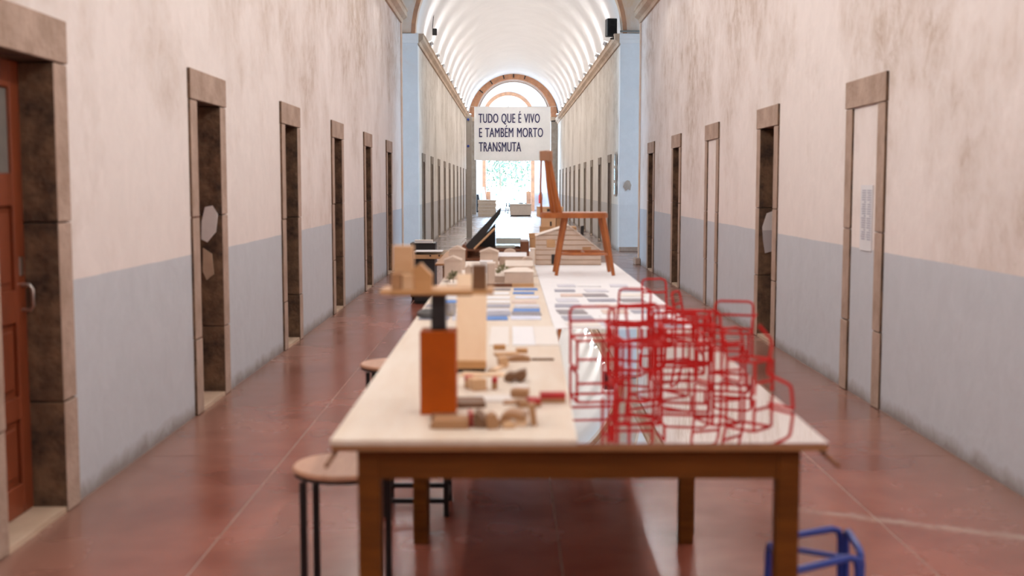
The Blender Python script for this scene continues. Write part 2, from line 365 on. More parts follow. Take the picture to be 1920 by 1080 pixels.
# --- far doorways
ordi = ['first', 'second', 'third', 'fourth', 'fifth', 'sixth', 'seventh', 'eighth', 'ninth', 'tenth', 'eleventh', 'twelfth']
for i, (a, c) in enumerate(FLEFT): doorway(-1, a, c, ordi[i] + ' doorway beyond the crossing on the wall opposite the loudspeaker', far=True)
for i, (a, c) in enumerate(FRIGHT): doorway(1, a, c, ordi[i] + ' doorway beyond the crossing on the wall below the loudspeaker', far=True)

# --- floor of scored slabs
base = MB(); base.box(XL - 8.5, XR + 8.5, Y0 - .3, YW + .6, -.25, -.0012)
fl = tag(base.build('floor', M_SCREED), 'polished red-brown cement floor scored into large slabs', 'floor', kind=ST)
xs = [XL, -1.2, .2, 1.6, XR]; g = .0035
ys = [Y0 + 2.8 * k for k in range(9)] + [YN]
for y0, y1 in zip(ys, ys[1:]):
    for x0, x1 in zip(xs, xs[1:]):
        q = MB(); q.box(x0 + g, x1 - g, y0 + g * .6, y1 - g * .6, -.02, 0); q.build('slab', M_FLOOR, fl)
for x0, x1 in zip([XL - 8.5, XL - 4.2] + xs + [XR + 4.2], [XL - 4.2] + xs + [XR + 4.2, XR + 8.5]):
    q = MB(); q.box(x0 + g, x1 - g, YN + g, YF - g, -.02, 0); q.build('slab', M_FLOOR, fl)
y = YF
while y < YE:
    y1 = min(y + 4.1, YE)
    for x0, x1 in zip(xs, xs[1:]):
        q = MB(); q.box(x0 + g, x1 - g, y + g, y1 - g, -.02, 0); q.build('slab', M_FLOORFAR, fl)
    y = y1
for x0, x1 in ((-4, XC), (XC, 5)):
    q = MB(); q.box(x0 + g, x1 - g, YE + g, YW + .5, -.02, 0); q.build('slab', M_FLOORFAR, fl)

# --- vaults
def vault(name, y0, y1, m, label, n=28, ny=1):
    vs = []; fs = []
    for j in range(ny + 1):
        yy = y0 + (y1 - y0) * j / ny
        for k in range(n + 1):
            an = PI * k / n; vs.append((XC - (RAD + .05) * math.cos(an), yy, SPRING + (RAD + .05) * math.sin(an)))
        for k in range(n + 1):
            an = PI * (n - k) / n; vs.append((XC - (RAD + .25) * math.cos(an), yy, SPRING + (RAD + .25) * math.sin(an)))
    mlen = 2 * (n + 1)
    for j in range(ny):
        for k in range(mlen): fs.append((j * mlen + k, j * mlen + (k + 1) % mlen, (j + 1) * mlen + (k + 1) % mlen, (j + 1) * mlen + k))
    fs += [tuple(range(mlen))[::-1], tuple(ny * mlen + k for k in range(mlen))]
    b = MB(); b.add(vs, fs); o = b.build(name, m, smooth=True); return tag(o, label, 'vault', kind=ST)
vault('ceiling', Y0, YN - .3, M_VAULT, 'white barrel vault over the near corridor')
vault('ceiling_far', YF + .3, YE, M_VAULT, 'white barrel vault washed by uplights beyond the crossing')

# --- cornices
def cornice(name, side, y0, y1, z0, label, returns=0):
    s = -side; x = XL if side < 0 else XR
    prof = [(0, 0), (.035, 0), (.05, .06), (.12, .11), (.12, .20), (.14, .215), (.14, .235), (0, .235)]
    b = MB(); b.prism([(x + s * u, y0, z0 + zz) for u, zz in prof], (0, y1 - y0, 0))
    return tag(b.build(name, M_CORNICE), label, 'cornice', kind=ST)
cornice('trim_1', -1, Y0, YN - .05, 4.38, 'stone cornice along the top of the panelled-door wall')
cornice('trim_2', 1, Y0, YN - .05, 4.38, 'stone cornice along the top of the walled-up doorway wall')
cornice('trim_3', -1, YF - .02, YE, 4.47, 'stone cornice under the far vault, opposite the loudspeaker')
cornice('trim_4', 1, YF - .02, YE, 4.47, 'stone cornice under the far vault, below the loudspeaker')

# --- crossing: arms, face wall round the far vault mouth, high ceiling
AX = 8.0
b = MB(); b.box(XL - AX, XL - TH, YN - .3, YN, 0, 8.5); tag(b.build('wall_crossing_left_near', M_CROSS), 'near wall of the crossing arm behind the panelled-door wall', 'wall', kind=ST)
b = MB(); b.box(XR + TH, XR + AX, YN - .3, YN, 0, 8.5); tag(b.build('wall_crossing_right_near', M_CROSS), 'near wall of the crossing arm behind the walled-up doorway wall', 'wall', kind=ST)
b = MB(); b.box(XL - AX, XL, YF, YF + .3, 0, 4.72); wcl = tag(b.build('wall_crossing_left', M_CROSS), 'bluish daylit pier wall of the crossing behind the black plinths', 'wall', kind=ST)
b = MB(); b.box(XR, XR + AX, YF, YF + .3, 0, 4.72); wcr = tag(b.build('wall_crossing_right', M_CROSS), 'bluish daylit pier wall of the crossing with a brown patch', 'wall', kind=ST)
# capital bands on the two pier walls, skirting blocks
for s, x, p in ((-1, XL, wcl), (1, XR, wcr)):
    q = MB(); xa, xb = sorted((x - s * .02, x + s * AX)); q.box(xa, xb, YF - .07, YF, 4.58, 4.70); q.box(xa, xb, YF - .04, YF, 4.50, 4.58); q.build('capital_band', M_WHITE, p)
    q = MB(); xa, xb = sorted((x, x + s * 1.2)); q.box(xa, xb, YF - .03, YF, 0, .10); q.build('skirting', M_STONE, p, bevel=.01)
c0 = at_y(1176, 348, YF - .004)
q = MB(); q.prism([(c0.x + .10 * u, YF - .006, c0.z + .13 * v) for u, v in ((-.9, -.2), (-.6, .5), (0, .9), (.5, .8), (.9, .1), (.7, -.8), (.2, -.6), (-.3, -.9))], (0, .005, 0)); q.build('bare_patch', mat('bare_render', (.50, .40, .33), .9, var=.2), wcr)
q = MB(); q.tube([(XR - .02, YF - .09, 4.745), (XR + 1.2, YF - .09, 4.745)], .02, 6); q.build('conduit', M_GLASS, wcr)
# upper face wall with arched hole
b = MB(); n = 32; r_in = RAD + .05
pts = [(XC - r_in * math.cos(PI * k / n), SPRING + r_in * math.sin(PI * k / n)) for k in range(n + 1)]
outer = []
for x_, z_ in pts:
    dx, dz = x_ - XC, z_ - SPRING; k = min((AX + RAD) / abs(dx) if abs(dx) > 1e-6 else 9e9, (8.5 - SPRING) / dz if dz > 1e-6 else 9e9); outer.append((XC + dx * k, SPRING + dz * k))
for i in range(n):
    b.prism([(pts[i][0], YF, pts[i][1]), (pts[i + 1][0], YF, pts[i + 1][1]), (outer[i + 1][0], YF, outer[i + 1][1]), (outer[i][0], YF, outer[i][1])], (0, .3, 0))
tag(b.build('wall_crossing_face', M_FACE), 'orange stained wall round the mouth of the far vault', 'wall', kind=ST)
def arch_ring(mb, y, d, r0, r1, spring=SPRING, xc=XC, a0=0.0, a1=PI, n=28):
    for i in range(n):
        p = [a0 + (a1 - a0) * (i + k) / n for k in (0, 1)]
        q = [(xc - r * math.cos(u), y, spring + r * math.sin(u)) for r, u in ((r0, p[0]), (r0, p[1]), (r1, p[1]), (r1, p[0]))]
        mb.prism(q, (0, d, 0))
q = MB(); arch_ring(q, YF - .05, .05, RAD + .05, RAD + .14); tag(q.build('trim_5', M_ORANGE), 'orange stone rim round the mouth of the far vault', 'trim', kind=ST)
# near end wall above the near vault
b = MB()
for i in range(n):
    b.prism([(pts[i][0], YN, pts[i][1]), (pts[i + 1][0], YN, pts[i + 1][1]), (outer[i + 1][0], YN, outer[i + 1][1]), (outer[i][0], YN, outer[i][1])], (0, -.3, 0))
tag(b.build('wall_crossing_face_near', M_FACE), 'wall above the near vault, facing the crossing', 'wall', kind=ST)
b = MB(); b.box(XL - AX, XR + AX, YN - .3, YF + .3, 8.5, 8.7); tag(b.build('ceiling_crossing', M_VAULT), 'high white ceiling over the crossing', 'ceiling', kind=ST)
# arm ends with a tall window each
for s, nm in ((-1, 'wall_arm_left'), (1, 'wall_arm_right')):
    x = (XL if s < 0 else XR) + s * AX; xa, xb = sorted((x, x + s * .3)); m_ = MB()
    y0, y1, z0, z1 = 22.3, 25.1, .8, 5.2
    m_.box(xa, xb, YN - .3, y0, 0, 8.5); m_.box(xa, xb, y1, YF + .3, 0, 8.5); m_.box(xa, xb, y0, y1, 0, z0); m_.box(xa, xb, y0, y1, z1, 8.5)
    tag(m_.build(nm, M_CROSS), 'end wall of the crossing arm with a tall window, ' + ('panelled-door side' if s < 0 else 'loudspeaker side'), 'wall', kind=ST)
    wn = empty('window_%d' % (1 if s < 0 else 2), ((xa + xb) / 2, 23.7, 0), 'tall window lighting the crossing arm, ' + ('panelled-door side' if s < 0 else 'loudspeaker side'), 'window', kind=ST)
    for k in range(3):
        q = MB(); yy = -1.4 + 2.8 * k / 2; q.box(-.03, .03, yy - .03, yy + .03, z0, z1); q.build('mullion', M_WINFRAME, wn)
    for k in range(4):
        q = MB(); zz = z0 + (z1 - z0) * k / 3; q.box(-.025, .025, -1.4, 1.4, zz - .03, zz + .03); q.build('transom', M_WINFRAME, wn)
    for k in range(2):
        for j in range(3):
            q = MB(); ya = -1.4 + 1.4 * k; za = z0 + (z1 - z0) * j / 3; q.box(-.004, .004, ya + .03, ya + 1.37, za + .03, za + (z1 - z0) / 3 - .03); q.build('pane', M_PANE, wn)
# pipes at the near wall ends with stone foot
for s, x in ((-1, XL), (1, XR)):
    t = empty('downpipe', (x - s * .004, YN - .25, 0), 'thin reddish pipe down the wall end beside the crossing, ' + ('panelled-door side' if s < 0 else 'walled-up doorway side'), 'pipe')
    q = MB(); q.tube([(-s * .025, 0, .12), (-s * .025, 0, 4.36)], .018, 8); q.build('tube', M_FACE, t)
    q = MB(); q.box(*sorted((0, -s * .10)), -.12, .24, 0, .12); q.build('foot_block', M_STONE, t, bevel=.012)

# --- end arch, vestibule, window wall
b = MB(); rO, rI = RAD + .05, 1.86
arch_ring(b, YE, .45, rI, rO, 4.80); arch = tag(b.build('trim_6', M_ORANGE, smooth=False), 'orange-brown stone arch closing the far vault', 'arch', kind=ST)
q = MB(); arch_ring(q, YE + .45, .10, rI - .05, rO, 4.80); q.build('white_moulding', M_WHITE, arch)
q = MB(); arch_ring(q, YE + .55, .10, rI - .10, rO, 4.80); q.build('inner_moulding', M_STONE, arch)
for an in (38, 57, 76, 90, 106):
    u = math.radians(an); q = MB(); p0 = Vector((XC - (rO - .10) * math.cos(u), YE - .02, 4.8 + (rO - .10) * math.sin(u))); p1 = Vector((XC - (rI + .06) * math.cos(u), YE - .02, 4.8 + (rI + .06) * math.sin(u)))
    q.tube([p0, p1], .028, 6); q.build('iron_cramp', M_BLACK, arch)
q = MB(); q.tube([(XC + rO * math.cos(math.radians(k)) * .985, YE - .03, 4.8 + rO * .985 * math.sin(math.radians(k))) for k in range(46, -2, -4)] + [(XC + rO * .97, YE - .03, 4.62), (XC + rI, YE - .03, 4.60)], .035, 6); q.build('black_cable', M_BLACK, arch)
for s in (-1, 1):
    q = MB(); xa, xb = sorted((XC + s * rI, XC + s * rO)); q.box(xa, xb, YE, YE + .5, 0, 4.6); q.build('pier', M_FARSTONE, arch)
    q = MB(); xa, xb = sorted((XC + s * (rI - .06), XC + s * rO)); q.box(xa, xb, YE - .05, YE + .5, 4.6, 4.8); q.build('impost', M_CORNICE, arch)
b = MB()
for s in (-1, 1):
    xa, xb = sorted((XC + s * RAD, XC + s * 5)); b.box(xa, xb, YE + .3, YE + .5, 0, 9)
b.box(XC - RAD, XC + RAD, YE + .3, YE + .5, 7.1, 9)
tag(b.build('wall_vestibule_near', M_WHITE), 'white wall behind the end arch', 'wall', kind=ST)
b = MB(); b.box(XC - 5, XC - 4.8, YE, 60.9, 0, 9); b.box(XC - 5, XC - 4.8, 63.9, YW + .5, 0, 9); b.box(XC - 5, XC - 4.8, 60.9, 63.9, 0, 1.3); b.box(XC - 5, XC - 4.8, 60.9, 63.9, 5.9, 9); tag(b.build('wall_vestibule_left', M_WHITE), 'white side wall of the end room, pallet side', 'wall', kind=ST)  # unseen opening added in this wall to let extra daylight in
b = MB(); b.box(XC + 4.8, XC + 5, YE, 60.9, 0, 9); b.box(XC + 4.8, XC + 5, 63.9, YW + .5, 0, 9); b.box(XC + 4.8, XC + 5, 60.9, 63.9, 0, 1.3); b.box(XC + 4.8, XC + 5, 60.9, 63.9, 5.9, 9); tag(b.build('wall_vestibule_right', M_WHITE), 'white side wall of the end room, extinguisher side', 'wall', kind=ST)  # same added opening on this side, for a brighter end room
b = MB(); b.box(XC - 5, XC + 5, YE, YW + .8, 9, 9.2); tag(b.build('ceiling_vestibule', M_VAULT), 'white ceiling of the bright end room', 'ceiling', kind=ST)
WX, WR, WSP = -.05, 1.26, 5.15
b = MB(); wp = [(WX - WR * math.cos(PI * k / 24), WSP + WR * math.sin(PI * k / 24)) for k in range(25)]
for i in range(24):
    def outp(p):
        dx, dz = p[0] - WX, p[1] - WSP; k = min(5.2 / abs(dx) if abs(dx) > 1e-6 else 9e9, 3.9 / dz if dz > 1e-6 else 9e9); return (WX + dx * k, WSP + dz * k)
    o0, o1 = outp(wp[i]), outp(wp[i + 1])
    b.prism([(wp[i][0], YW, wp[i][1]), (wp[i + 1][0], YW, wp[i + 1][1]), (o1[0], YW, o1[1]), (o0[0], YW, o0[1])], (0, .7, 0))
b.box(WX - 5.2, WX - WR, YW, YW + .7, 0, WSP); b.box(WX + WR, WX + 5.2, YW, YW + .7, 0, WSP); b.box(WX - WR, WX + WR, YW, YW + .7, 0, .06)
ww = tag(b.build('wall_end', M_WHITE), 'white end wall pierced by the tall arched window', 'wall', kind=ST)
wn = empty('window_3', (WX, YW, 0), 'overexposed tall arched window at the very end of the corridor', 'window', kind=ST)
q = MB(); arch_ring(q, -.06, .06, WR, WR + .20, WSP, 0); q.build('arch_surround', M_ORANGE, wn)
for s in (-1, 1):
    q = MB(); xa, xb = sorted((s * WR, s * (WR + .20))); q.box(xa, xb, -.06, 0, 0, WSP); q.build('jamb_surround', M_ORANGE, wn)
    q = MB(); xa, xb = sorted((s * (WR - .30), s * (WR - .24))); q.box(xa, xb, .35, .42, 0, WSP); q.build('mullion', M_WINFRAME, wn)
    q = MB(); xa, xb = sorted((s * (WR - .24), s * WR)); q.box(xa, xb, .36, .40, .06, 1.1); q.build('lower_panel', M_ORANGE, wn)
q = MB(); q.box(-.03, .03, .35, .42, WSP - .9, WSP + WR); q.build('mullion', M_WINFRAME, wn)
for z in (.10, WSP - .9, WSP):
    q = MB(); q.box(-WR, WR, .35, .42, z - .04, z + .04); q.build('transom', M_WINFRAME, wn)
q = MB(); q.box(-WR, WR, .380, .388, .14, WSP - .94); q.build('pane', M_PANE, wn)
q = MB(); q.box(-WR, WR, .380, .388, WSP - .86, WSP - .04); q.build('pane', M_PANE, wn)
q = MB(); q.prism([((WR - .01) * math.cos(PI * k / 16), .380, WSP + .04 + (WR - .05) * math.sin(PI * k / 16)) for k in range(17)], (0, .008, 0)); q.build('pane', M_PANE, wn)
q = MB(); q.box(-60, 60, YW + .8, 220, -.3, -.05); tag(q.build('ground', M_GROUND), 'pale sunlit ground outside the end window', 'ground', kind=ST)
# trees outside
for i, (x, y, hgt, lab) in enumerate(((-.7, 84, 4.2, 'leafy tree outside the end window, pallet side'), (.9, 92, 5.0, 'leafy tree outside the end window, extinguisher side'))):
    t = empty('tree', (x, y, 0), lab, 'tree', 'trees outside the end window')
    q = MB(); q.tube([(0, 0, -.1), (.1, 0, 1.2), (0, .1, hgt * .6)], .16, 8, .07); q.build('trunk', M_BARK, t)
    q = MB(); rr = random.Random(i)
    for k in range(420):
        v = Vector((rr.gauss(0, .9), rr.gauss(0, .9), rr.gauss(hgt * .62, hgt * .18)))
        e1 = Vector((rr.uniform(-1, 1), rr.uniform(-1, 1), rr.uniform(-1, 1))).normalized(); e2 = e1.orthogonal().normalized(); sz = rr.uniform(.10, .2)
        q.add([v - e1 * sz, v + e2 * sz * .5, v + e1 * sz, v - e2 * sz * .5], [(0, 1, 2, 3)])
    o = q.build('foliage', M_LEAF, t); o['kind'] = 'stuff'

# ================================================================ LAMPS
def flood(loc, side, label, group, far):
    t = empty('floodlight', loc, label, 'lamp', group); s = -side
    q = MB(); q.box(-.06, .06, -.13, .13, -.03, .03, Matrix.Rotation(-s * .35, 4, 'Y')); q.build('housing', M_WHITEMET, t, bevel=.006)
    q = MB(); q.box(-.05, .05, -.12, .12, .031, .036, Matrix.Rotation(-s * .35, 4, 'Y')); q.build('lens', M_LAMP, t)
    q = MB(); q.tube([(0, -.13, 0), (0, -.14, -.05), (-s * .03, -.14, -.075), (-s * .03, .14, -.075), (0, .14, -.05), (0, .13, 0)], .008, 6); q.build('bracket', M_BLKMET, t)
    return t
for s in (-1, 1):
    x = XL if s < 0 else XR
    for k in range(12):
        y = 28.2 + 2.55 * k
        if y > YE - 1: break
        flood((x - s * .12, y, 4.79), s, ordi[k] + ' white floodlight from the crossing on the far cornice, ' + ('opposite the loudspeaker' if s < 0 else 'loudspeaker side'), 'floodlights along the far cornices', True)
        l = bpy.data.lights.new('uplight', 'SPOT'); l.energy = FAR_SPOT; l.spot_size = math.radians(120); l.spot_blend = 1.0; l.shadow_soft_size = .05; l.color = (1, .97, .95)
        area('cornice_lamp', (x - s * .22, y, 4.76), (-s, 0, -.45), .5, .12, FAR_LAMP)
        area('vault_uplight', (x - s * .26, y, 4.84), (-s * .35, 0, 1), .3, .12, FAR_UP, (1, .975, .96))
        o = bpy.data.objects.new('uplight', l); COL.objects.link(o); o.location = (x - s * .20, y, 4.86); o.rotation_euler = Vector((-s * .22, 0, 1)).to_track_quat('-Z', 'Y').to_euler()
    for k in range(10):
        y = 17.8 - 2.6 * k
        area('cornice_lamp', (x - s * .20, y, 4.60), (-s, 0, -.45), .5, .12, NEAR_LAMP)
        area('cornice_uplight', (x - s * .20, y, 4.70), (-s * .35, 0, 1), .5, .12, NEAR_UP)

# ================================================================ WALL AND HANGING THINGS
# loudspeaker on the far cornice
p = at_y(1146, 52, YF + .25)
t = empty('loudspeaker', (p.x, YF + .25, p.z - .19), 'black loudspeaker fixed high at the mouth of the far vault', 'speaker', rz=.15)
q = MB(); q.box(-.11, .11, -.10, .12, 0, .38); q.build('cabinet', M_BLACK, t, bevel=.012)
q = MB(); q.lathe([(.035, 0), (.045, .01), (.03, .012)], (0, 0, 0), 16)
o = q.build('tweeter', M_BLKMET, t); o.rotation_euler = (PI / 2, 0, 0); o.location = (0, -.10, .29)
q = MB(); q.lathe([(.075, 0), (.085, .01), (.06, .012)], (0, 0, 0), 20); o = q.build('woofer', M_BLKMET, t); o.rotation_euler = (PI / 2, 0, 0); o.location = (0, -.10, .13)
q = MB(); q.tube([(.06, .0, -.05), (.06, .0, .02)], .02, 8); q.box(-.02, .30, -.02, .02, -.06, -.03); q.build('bracket', M_BLKMET, t)
# small sensor on the vault
p = at_y(807, 60, 29); t = empty('sensor_box', (p.x + .10, 29, p.z), 'small dark sensor box on the far vault above the cornice', 'sensor')
q = MB(); q.box(-.05, .06, -.05, .05, -.08, .08); q.build('housing', M_BLKMET, t, bevel=.01)
q = MB(); q.tube([(-.05, 0, .08), (-.02, 0, .4), (.1, 0, .9), (.22, 0, 1.3)], .008, 5); q.build('cable', M_BLKMET, t)
# text panel on the walled-up doorway
p0 = at_x(1614, 400, XR - .004); p1 = at_x(1636, 400, XR - .004)
yc_, hw = (p0.y + p1.y) / 2, abs(p0.y - p1.y) / 2
t = empty('text_panel', (XR, yc_, 1.01), 'white printed text panel hung in the walled-up doorway', 'sign')
q = MB(); q.box(-.008, -.001, -hw, hw, 0, .44); q.build('sheet', M_PAPER, t)
q = MB(); rr = random.Random(3)
for col in range(2):
    for k in range(22):
        z = .40 - k * .0155; wv = hw * .40 * (rr.uniform(.8, 1) if k % 6 != 5 else .4); ya = -hw * .86 if col == 1 else hw * .06
        q.box(-.0095, -.0075, ya, ya + wv * 1.8, z, z + .007)
o = q.build('text_lines', mat('grey_print', (.36, .37, .45), .7), t); o['kind'] = 'stuff'
# metal rack by the far pier
t = empty('metal_rack', (XR - .03, YF + .55, 1.2), 'narrow metal leaflet rack on the pier below the loudspeaker', 'rack')
q = MB(); q.tube([(0, -.12, 0), (0, -.12, .98)], .015, 6); q.build('upright', M_METAL, t)
q = MB(); q.tube([(0, .12, 0), (0, .12, .98)], .015, 6); q.build('upright', M_METAL, t)
for k in range(3):
    q = MB(); q.box(-.03, .0, -.12, .12, .04 + .32 * k, .30 + .32 * k); q.build('pocket', M_GLASS, t, bevel=.004)
# post
p = at_z(880, 447, 0)
t = empty('steel_post', (p.x, p.y, 0), 'grey free-standing post with blue clamps beyond the crossing', 'post')
hp = CH + (347 - 220) * p.y / F
q = MB(); q.box(-.075, .075, -.075, .075, 0, hp); q.build('shaft', mat('grey_post', (.42, .38, .33), .5, metal=.2, var=.1), t, bevel=.01)
q = MB(); q.box(-.12, .12, -.12, .12, 0, .015); q.build('base_plate', M_METAL, t)
for zz in ((347 - 226), (347 - 275)):
    q = MB(); q.lathe([(.03, 0), (.035, .02), (.02, .04)], (0, 0, 0), 12); o = q.build('clamp', M_BLUE, t); o.rotation_euler = (PI / 2, 0, 0); o.location = (-.02, -.075, CH + zz * p.y / F)
# banner
YB = 56.0
tl, br = at_y(889, 200, YB), at_y(1032, 300, YB)
bw, bh = br.x - tl.x, tl.z - br.z
t = empty('banner', (tl.x, YB, br.z), 'white cloth banner with three lines of navy lettering over the end arch', 'banner')
nx, nz = 40, 24; vs = []; fs = []
def bulge(u, v): return .05 * math.sin(u * PI * 7) * (1 - v) ** 2 + .04 * math.sin(u * 5 + v * 3)
for j in range(nz + 1):
    for i in range(nx + 1):
        u, v = i / nx, j / nz
        vs.append((u * bw, bulge(u, v), v * bh - (.06 * math.sin(u * PI) * (1 - v) ** 3)))
k = len(vs); vs += [(x, y_ + .006, z) for x, y_, z in vs]
for j in range(nz):
    for i in range(nx):
        a_ = j * (nx + 1) + i; fs += [(a_, a_ + 1, a_ + nx + 2, a_ + nx + 1), (k + a_, k + a_ + nx + 1, k + a_ + nx + 2, k + a_ + 1)]
q = MB(); q.add(vs, fs); q.build('cloth', M_CLOTH, t, smooth=True)
def lettering(body, x0, x1, z0, z1, ref):
    cu = bpy.data.curves.new('lettering', 'FONT'); cu.body = body; cu.space_character = 1.06; cu.space_word = 1.25; cu.size = 1; cu.resolution_u = 3
    o = bpy.data.objects.new('lettering_source', cu); COL.objects.link(o)
    dg = bpy.context.evaluated_depsgraph_get(); me = bpy.data.meshes.new_from_object(o.evaluated_get(dg)); bpy.data.objects.remove(o)
    me.name = 'lettering'
    cu2 = bpy.data.curves.new('ref', 'FONT'); cu2.body = ref; cu2.size = 1; 
    o2 = bpy.data.objects.new('ref_source', cu2); COL.objects.link(o2); dg = bpy.context.evaluated_depsgraph_get(); m2 = bpy.data.meshes.new_from_object(o2.evaluated_get(dg)); bpy.data.objects.remove(o2)
    caph = max(v.co.y for v in m2.vertices); mx0 = min(v.co.x for v in me.vertices); mx1 = max(v.co.x for v in me.vertices)
    for v in me.vertices:
        x = x0 + (v.co.x - mx0) / (mx1 - mx0) * (x1 - x0); z = z0 + v.co.y / caph * (z1 - z0)
        v.co = (x, bulge(x / bw, z / bh) - .02, z)
    me.materials.clear(); me.materials.append(M_INK)
    bm = bmesh.new(); bm.from_mesh(me); n0 = list(bm.verts)
    d = bmesh.ops.duplicate(bm, geom=bm.verts[:] + bm.edges[:] + bm.faces[:])
    for v in d['geom']:
        if isinstance(v, bmesh.types.BMVert): v.co += Vector((.016, -.002, 0))
    bm.to_mesh(me); bm.free()
    ob = bpy.data.objects.new('lettering', me); COL.objects.link(ob); ob.parent = t
sx, sz = bw / 143, bh / 100
for body, xa, xb, ya, yb in (('TUDO QUE É VIVO', 897, 1011.5, 213.3, 230.3), ('E TAMBÉM MORTO', 898, 1017.5, 239.8, 257), ('TRANSMUTA', 897.5, 976.5, 266.5, 284)):
    lettering(body, (xa - 889) * sx, (xb - 889) * sx, (300 - yb) * sz, (300 - ya) * sz, 'T')
q = MB(); q.tube([(XL + .1, YB, tl.z + .02), (tl.x, YB + .01, tl.z), (br.x, YB + .01, tl.z), (XR - .1, YB, tl.z + .02)], .008, 5)
tag(q.build('hanging_wire', M_METAL), 'thin wire stretched across the vault carrying the white banner', 'wire')

# ================================================================ FAR FLOOR THINGS
p = at_z(913, 405, 0); s = p.y / F
t = empty('board_stack', (p.x, p.y + .4, 0), 'stack of pale boards on the floor before the end window', 'stack')
for k in range(9):
    q = MB(); rr = random.Random(k); q.box(-.42 + rr.uniform(-.02, .02), .42 + rr.uniform(-.02, .02), -.4, .4, k * .083 + (.0 if k == 0 else .006), (k + 1) * .083); q.build('board', M_CARDTOP if k % 2 else M_PLY, t, bevel=.004)
p = at_z(976, 405, 0)
t = empty('display_plinth', (p.x, p.y + .4, 0), 'low beige plinth on the floor before the end window', 'plinth')
q = MB(); q.box(-.47, .47, -.38, .38, 0, .04); q.build('base', M_BLACK, t)
q = MB(); q.box(-.5, .5, -.4, .4, .04, .52); q.build('body', M_CARDTOP, t, bevel=.006)
q = MB(); q.box(-.52, .52, -.42, .42, .52, .56); q.build('top', M_CARDTOP, t, bevel=.006)
p = at_z(966, 396, 0)
t = empty('trestle_bench', (p.x, 60.6, 0), 'thin black trestle behind the low beige plinth', 'trestle')
q = MB(); q.box(-.55, .55, -.12, .12, .50, .54); q.build('top', M_BLKMET, t)
for sx_ in (-.48, -.33, .35): 
    q = MB(); q.tube([(sx_, 0, .5), (sx_ - .06, -.1, 0)], .018, 6); q.build('leg', M_BLKMET, t)
    q = MB(); q.tube([(sx_, 0, .5), (sx_ + .06, .1, 0)], .018, 6); q.build('leg', M_BLKMET, t)
q = MB(); q.tube([(-.2, 0, .54), (-.14, 0, 1.1)], .012, 6); q.build('upright_rod', M_BLKMET, t)
p = at_z(898, 397, 0)
t = empty('leaning_board', (-1.62, 62.5, 0), 'dark panel leaning by the end arch behind the board stack', 'panel', rz=.2)
q = MB(); q.prism([(-.14, 0, 0), (.14, 0, 0), (.02, .2, .95), (-.14, .2, .95)], (0, .03, 0)); q.build('board', M_BLACK, t)
q = MB(); q.box(-.14, .14, .03, .08, 0, .05); q.build('foot', M_BLACK, t)
t = empty('leaning_sheet', (-1.36, 63.2, 0), 'white tapering sheet leaning behind the board stack', 'panel')
q = MB(); q.prism([(-.1, 0, 0), (.2, 0, 0), (.02, .2, 1.35), (-.1, .2, 1.35)], (0, .03, 0)); q.build('board', M_PAPER, t)
q = MB(); q.box(-.1, .2, .03, .07, 0, .04); q.build('foot', M_PAPER, t)
# extinguisher on the end wall
p = at_y(1013, 370, YW - .12)
t = empty('fire_extinguisher', (p.x, YW - .12, p.z - .33), 'red fire extinguisher hung on the end wall beside the window', 'extinguisher')
q = MB(); q.lathe([(.08, 0), (.09, .02), (.09, .40), (.06, .48), (.03, .50)], n=16); q.build('cylinder', M_EXT, t, smooth=True)
q = MB(); q.lathe([(.03, .50), (.03, .56), (.015, .58)], n=10); q.box(-.02, .10, -.015, .015, .56, .60); q.build('valve', M_BLACK, t)
q = MB(); q.tube([(.03, 0, .55), (.12, -.02, .48), (.11, -.03, .2)], .014, 6); q.build('hose', M_BLACK, t)
q = MB(); q.box(-.05, .05, .085, .12, .2, .3); q.build('wall_bracket', M_METAL, t)

# black plinths behind the tables
pl = at_z(793, 562, 0); kk = 1
x0 = at_y(770, 500, pl.y).x; x1 = at_y(816, 500, pl.y).x; zt = at_y(790, 456, pl.y).z; wdt = x1 - x0
t = empty('black_plinth', ((x0 + x1) / 2, pl.y + .18, 0), 'tall black plinth with a pale book on top, beyond the table', 'plinth')
q = MB(); q.box(-wdt / 2 + .01, wdt / 2 - .01, -.16, .16, 0, .03); q.build('base', M_BLKMET, t)
q = MB(); q.box(-wdt / 2, wdt / 2, -.18, .18, .03, zt - .0165); q.build('body', M_BLACK, t, bevel=.004)
q = MB(); q.box(-wdt / 2 - .004, wdt / 2 + .004, -.184, .184, zt - .02, zt); q.build('top', M_BLKMET, t)
t = empty('book', ((x0 + x1) / 2 + .005, pl.y + .12, zt), 'pale closed book lying on the tall black plinth', 'book')
q = MB(); q.box(-.11, .11, -.08, .10, .004, .030); q.build('pages', M_PAPER, t)
q = MB(); q.box(-.115, .115, -.085, .105, 0, .004); q.box(-.115, .115, -.085, .105, .030, .034); q.build('cover', M_CARDTOP, t)
yl = pl.y - .55
xa, xb, za, zb = at_y(776, 480, yl).x, at_y(842, 480, yl).x, at_y(800, 485, yl).z, at_y(800, 471, yl).z
t = empty('low_plinth', ((xa + at_y(815, 500, yl).x) / 2, yl + .16, 0), 'lower black plinth standing in front of the tall one', 'plinth')
hw = (at_y(815, 500, yl).x - xa) / 2
q = MB(); q.box(-hw + .01, hw - .01, -.14, .14, 0, .03); q.build('base', M_BLKMET, t)
q = MB(); q.box(-hw, hw, -.16, .16, .03, za); q.build('body', M_BLACK, t, bevel=.004)
t = empty('wooden_tray', ((xa + xb) / 2, yl + .14, za), 'shallow pale wood drawer lying across the lower black plinth', 'drawer')
hw = (xb - xa) / 2
q = MB(); q.box(-hw, hw, -.17, .17, 0, .012); q.build('bottom', M_PLY, t)
q = MB(); q.box(-hw, hw, -.18, -.168, 0, (zb - za) * .55); q.build('front', M_CARTON, t)
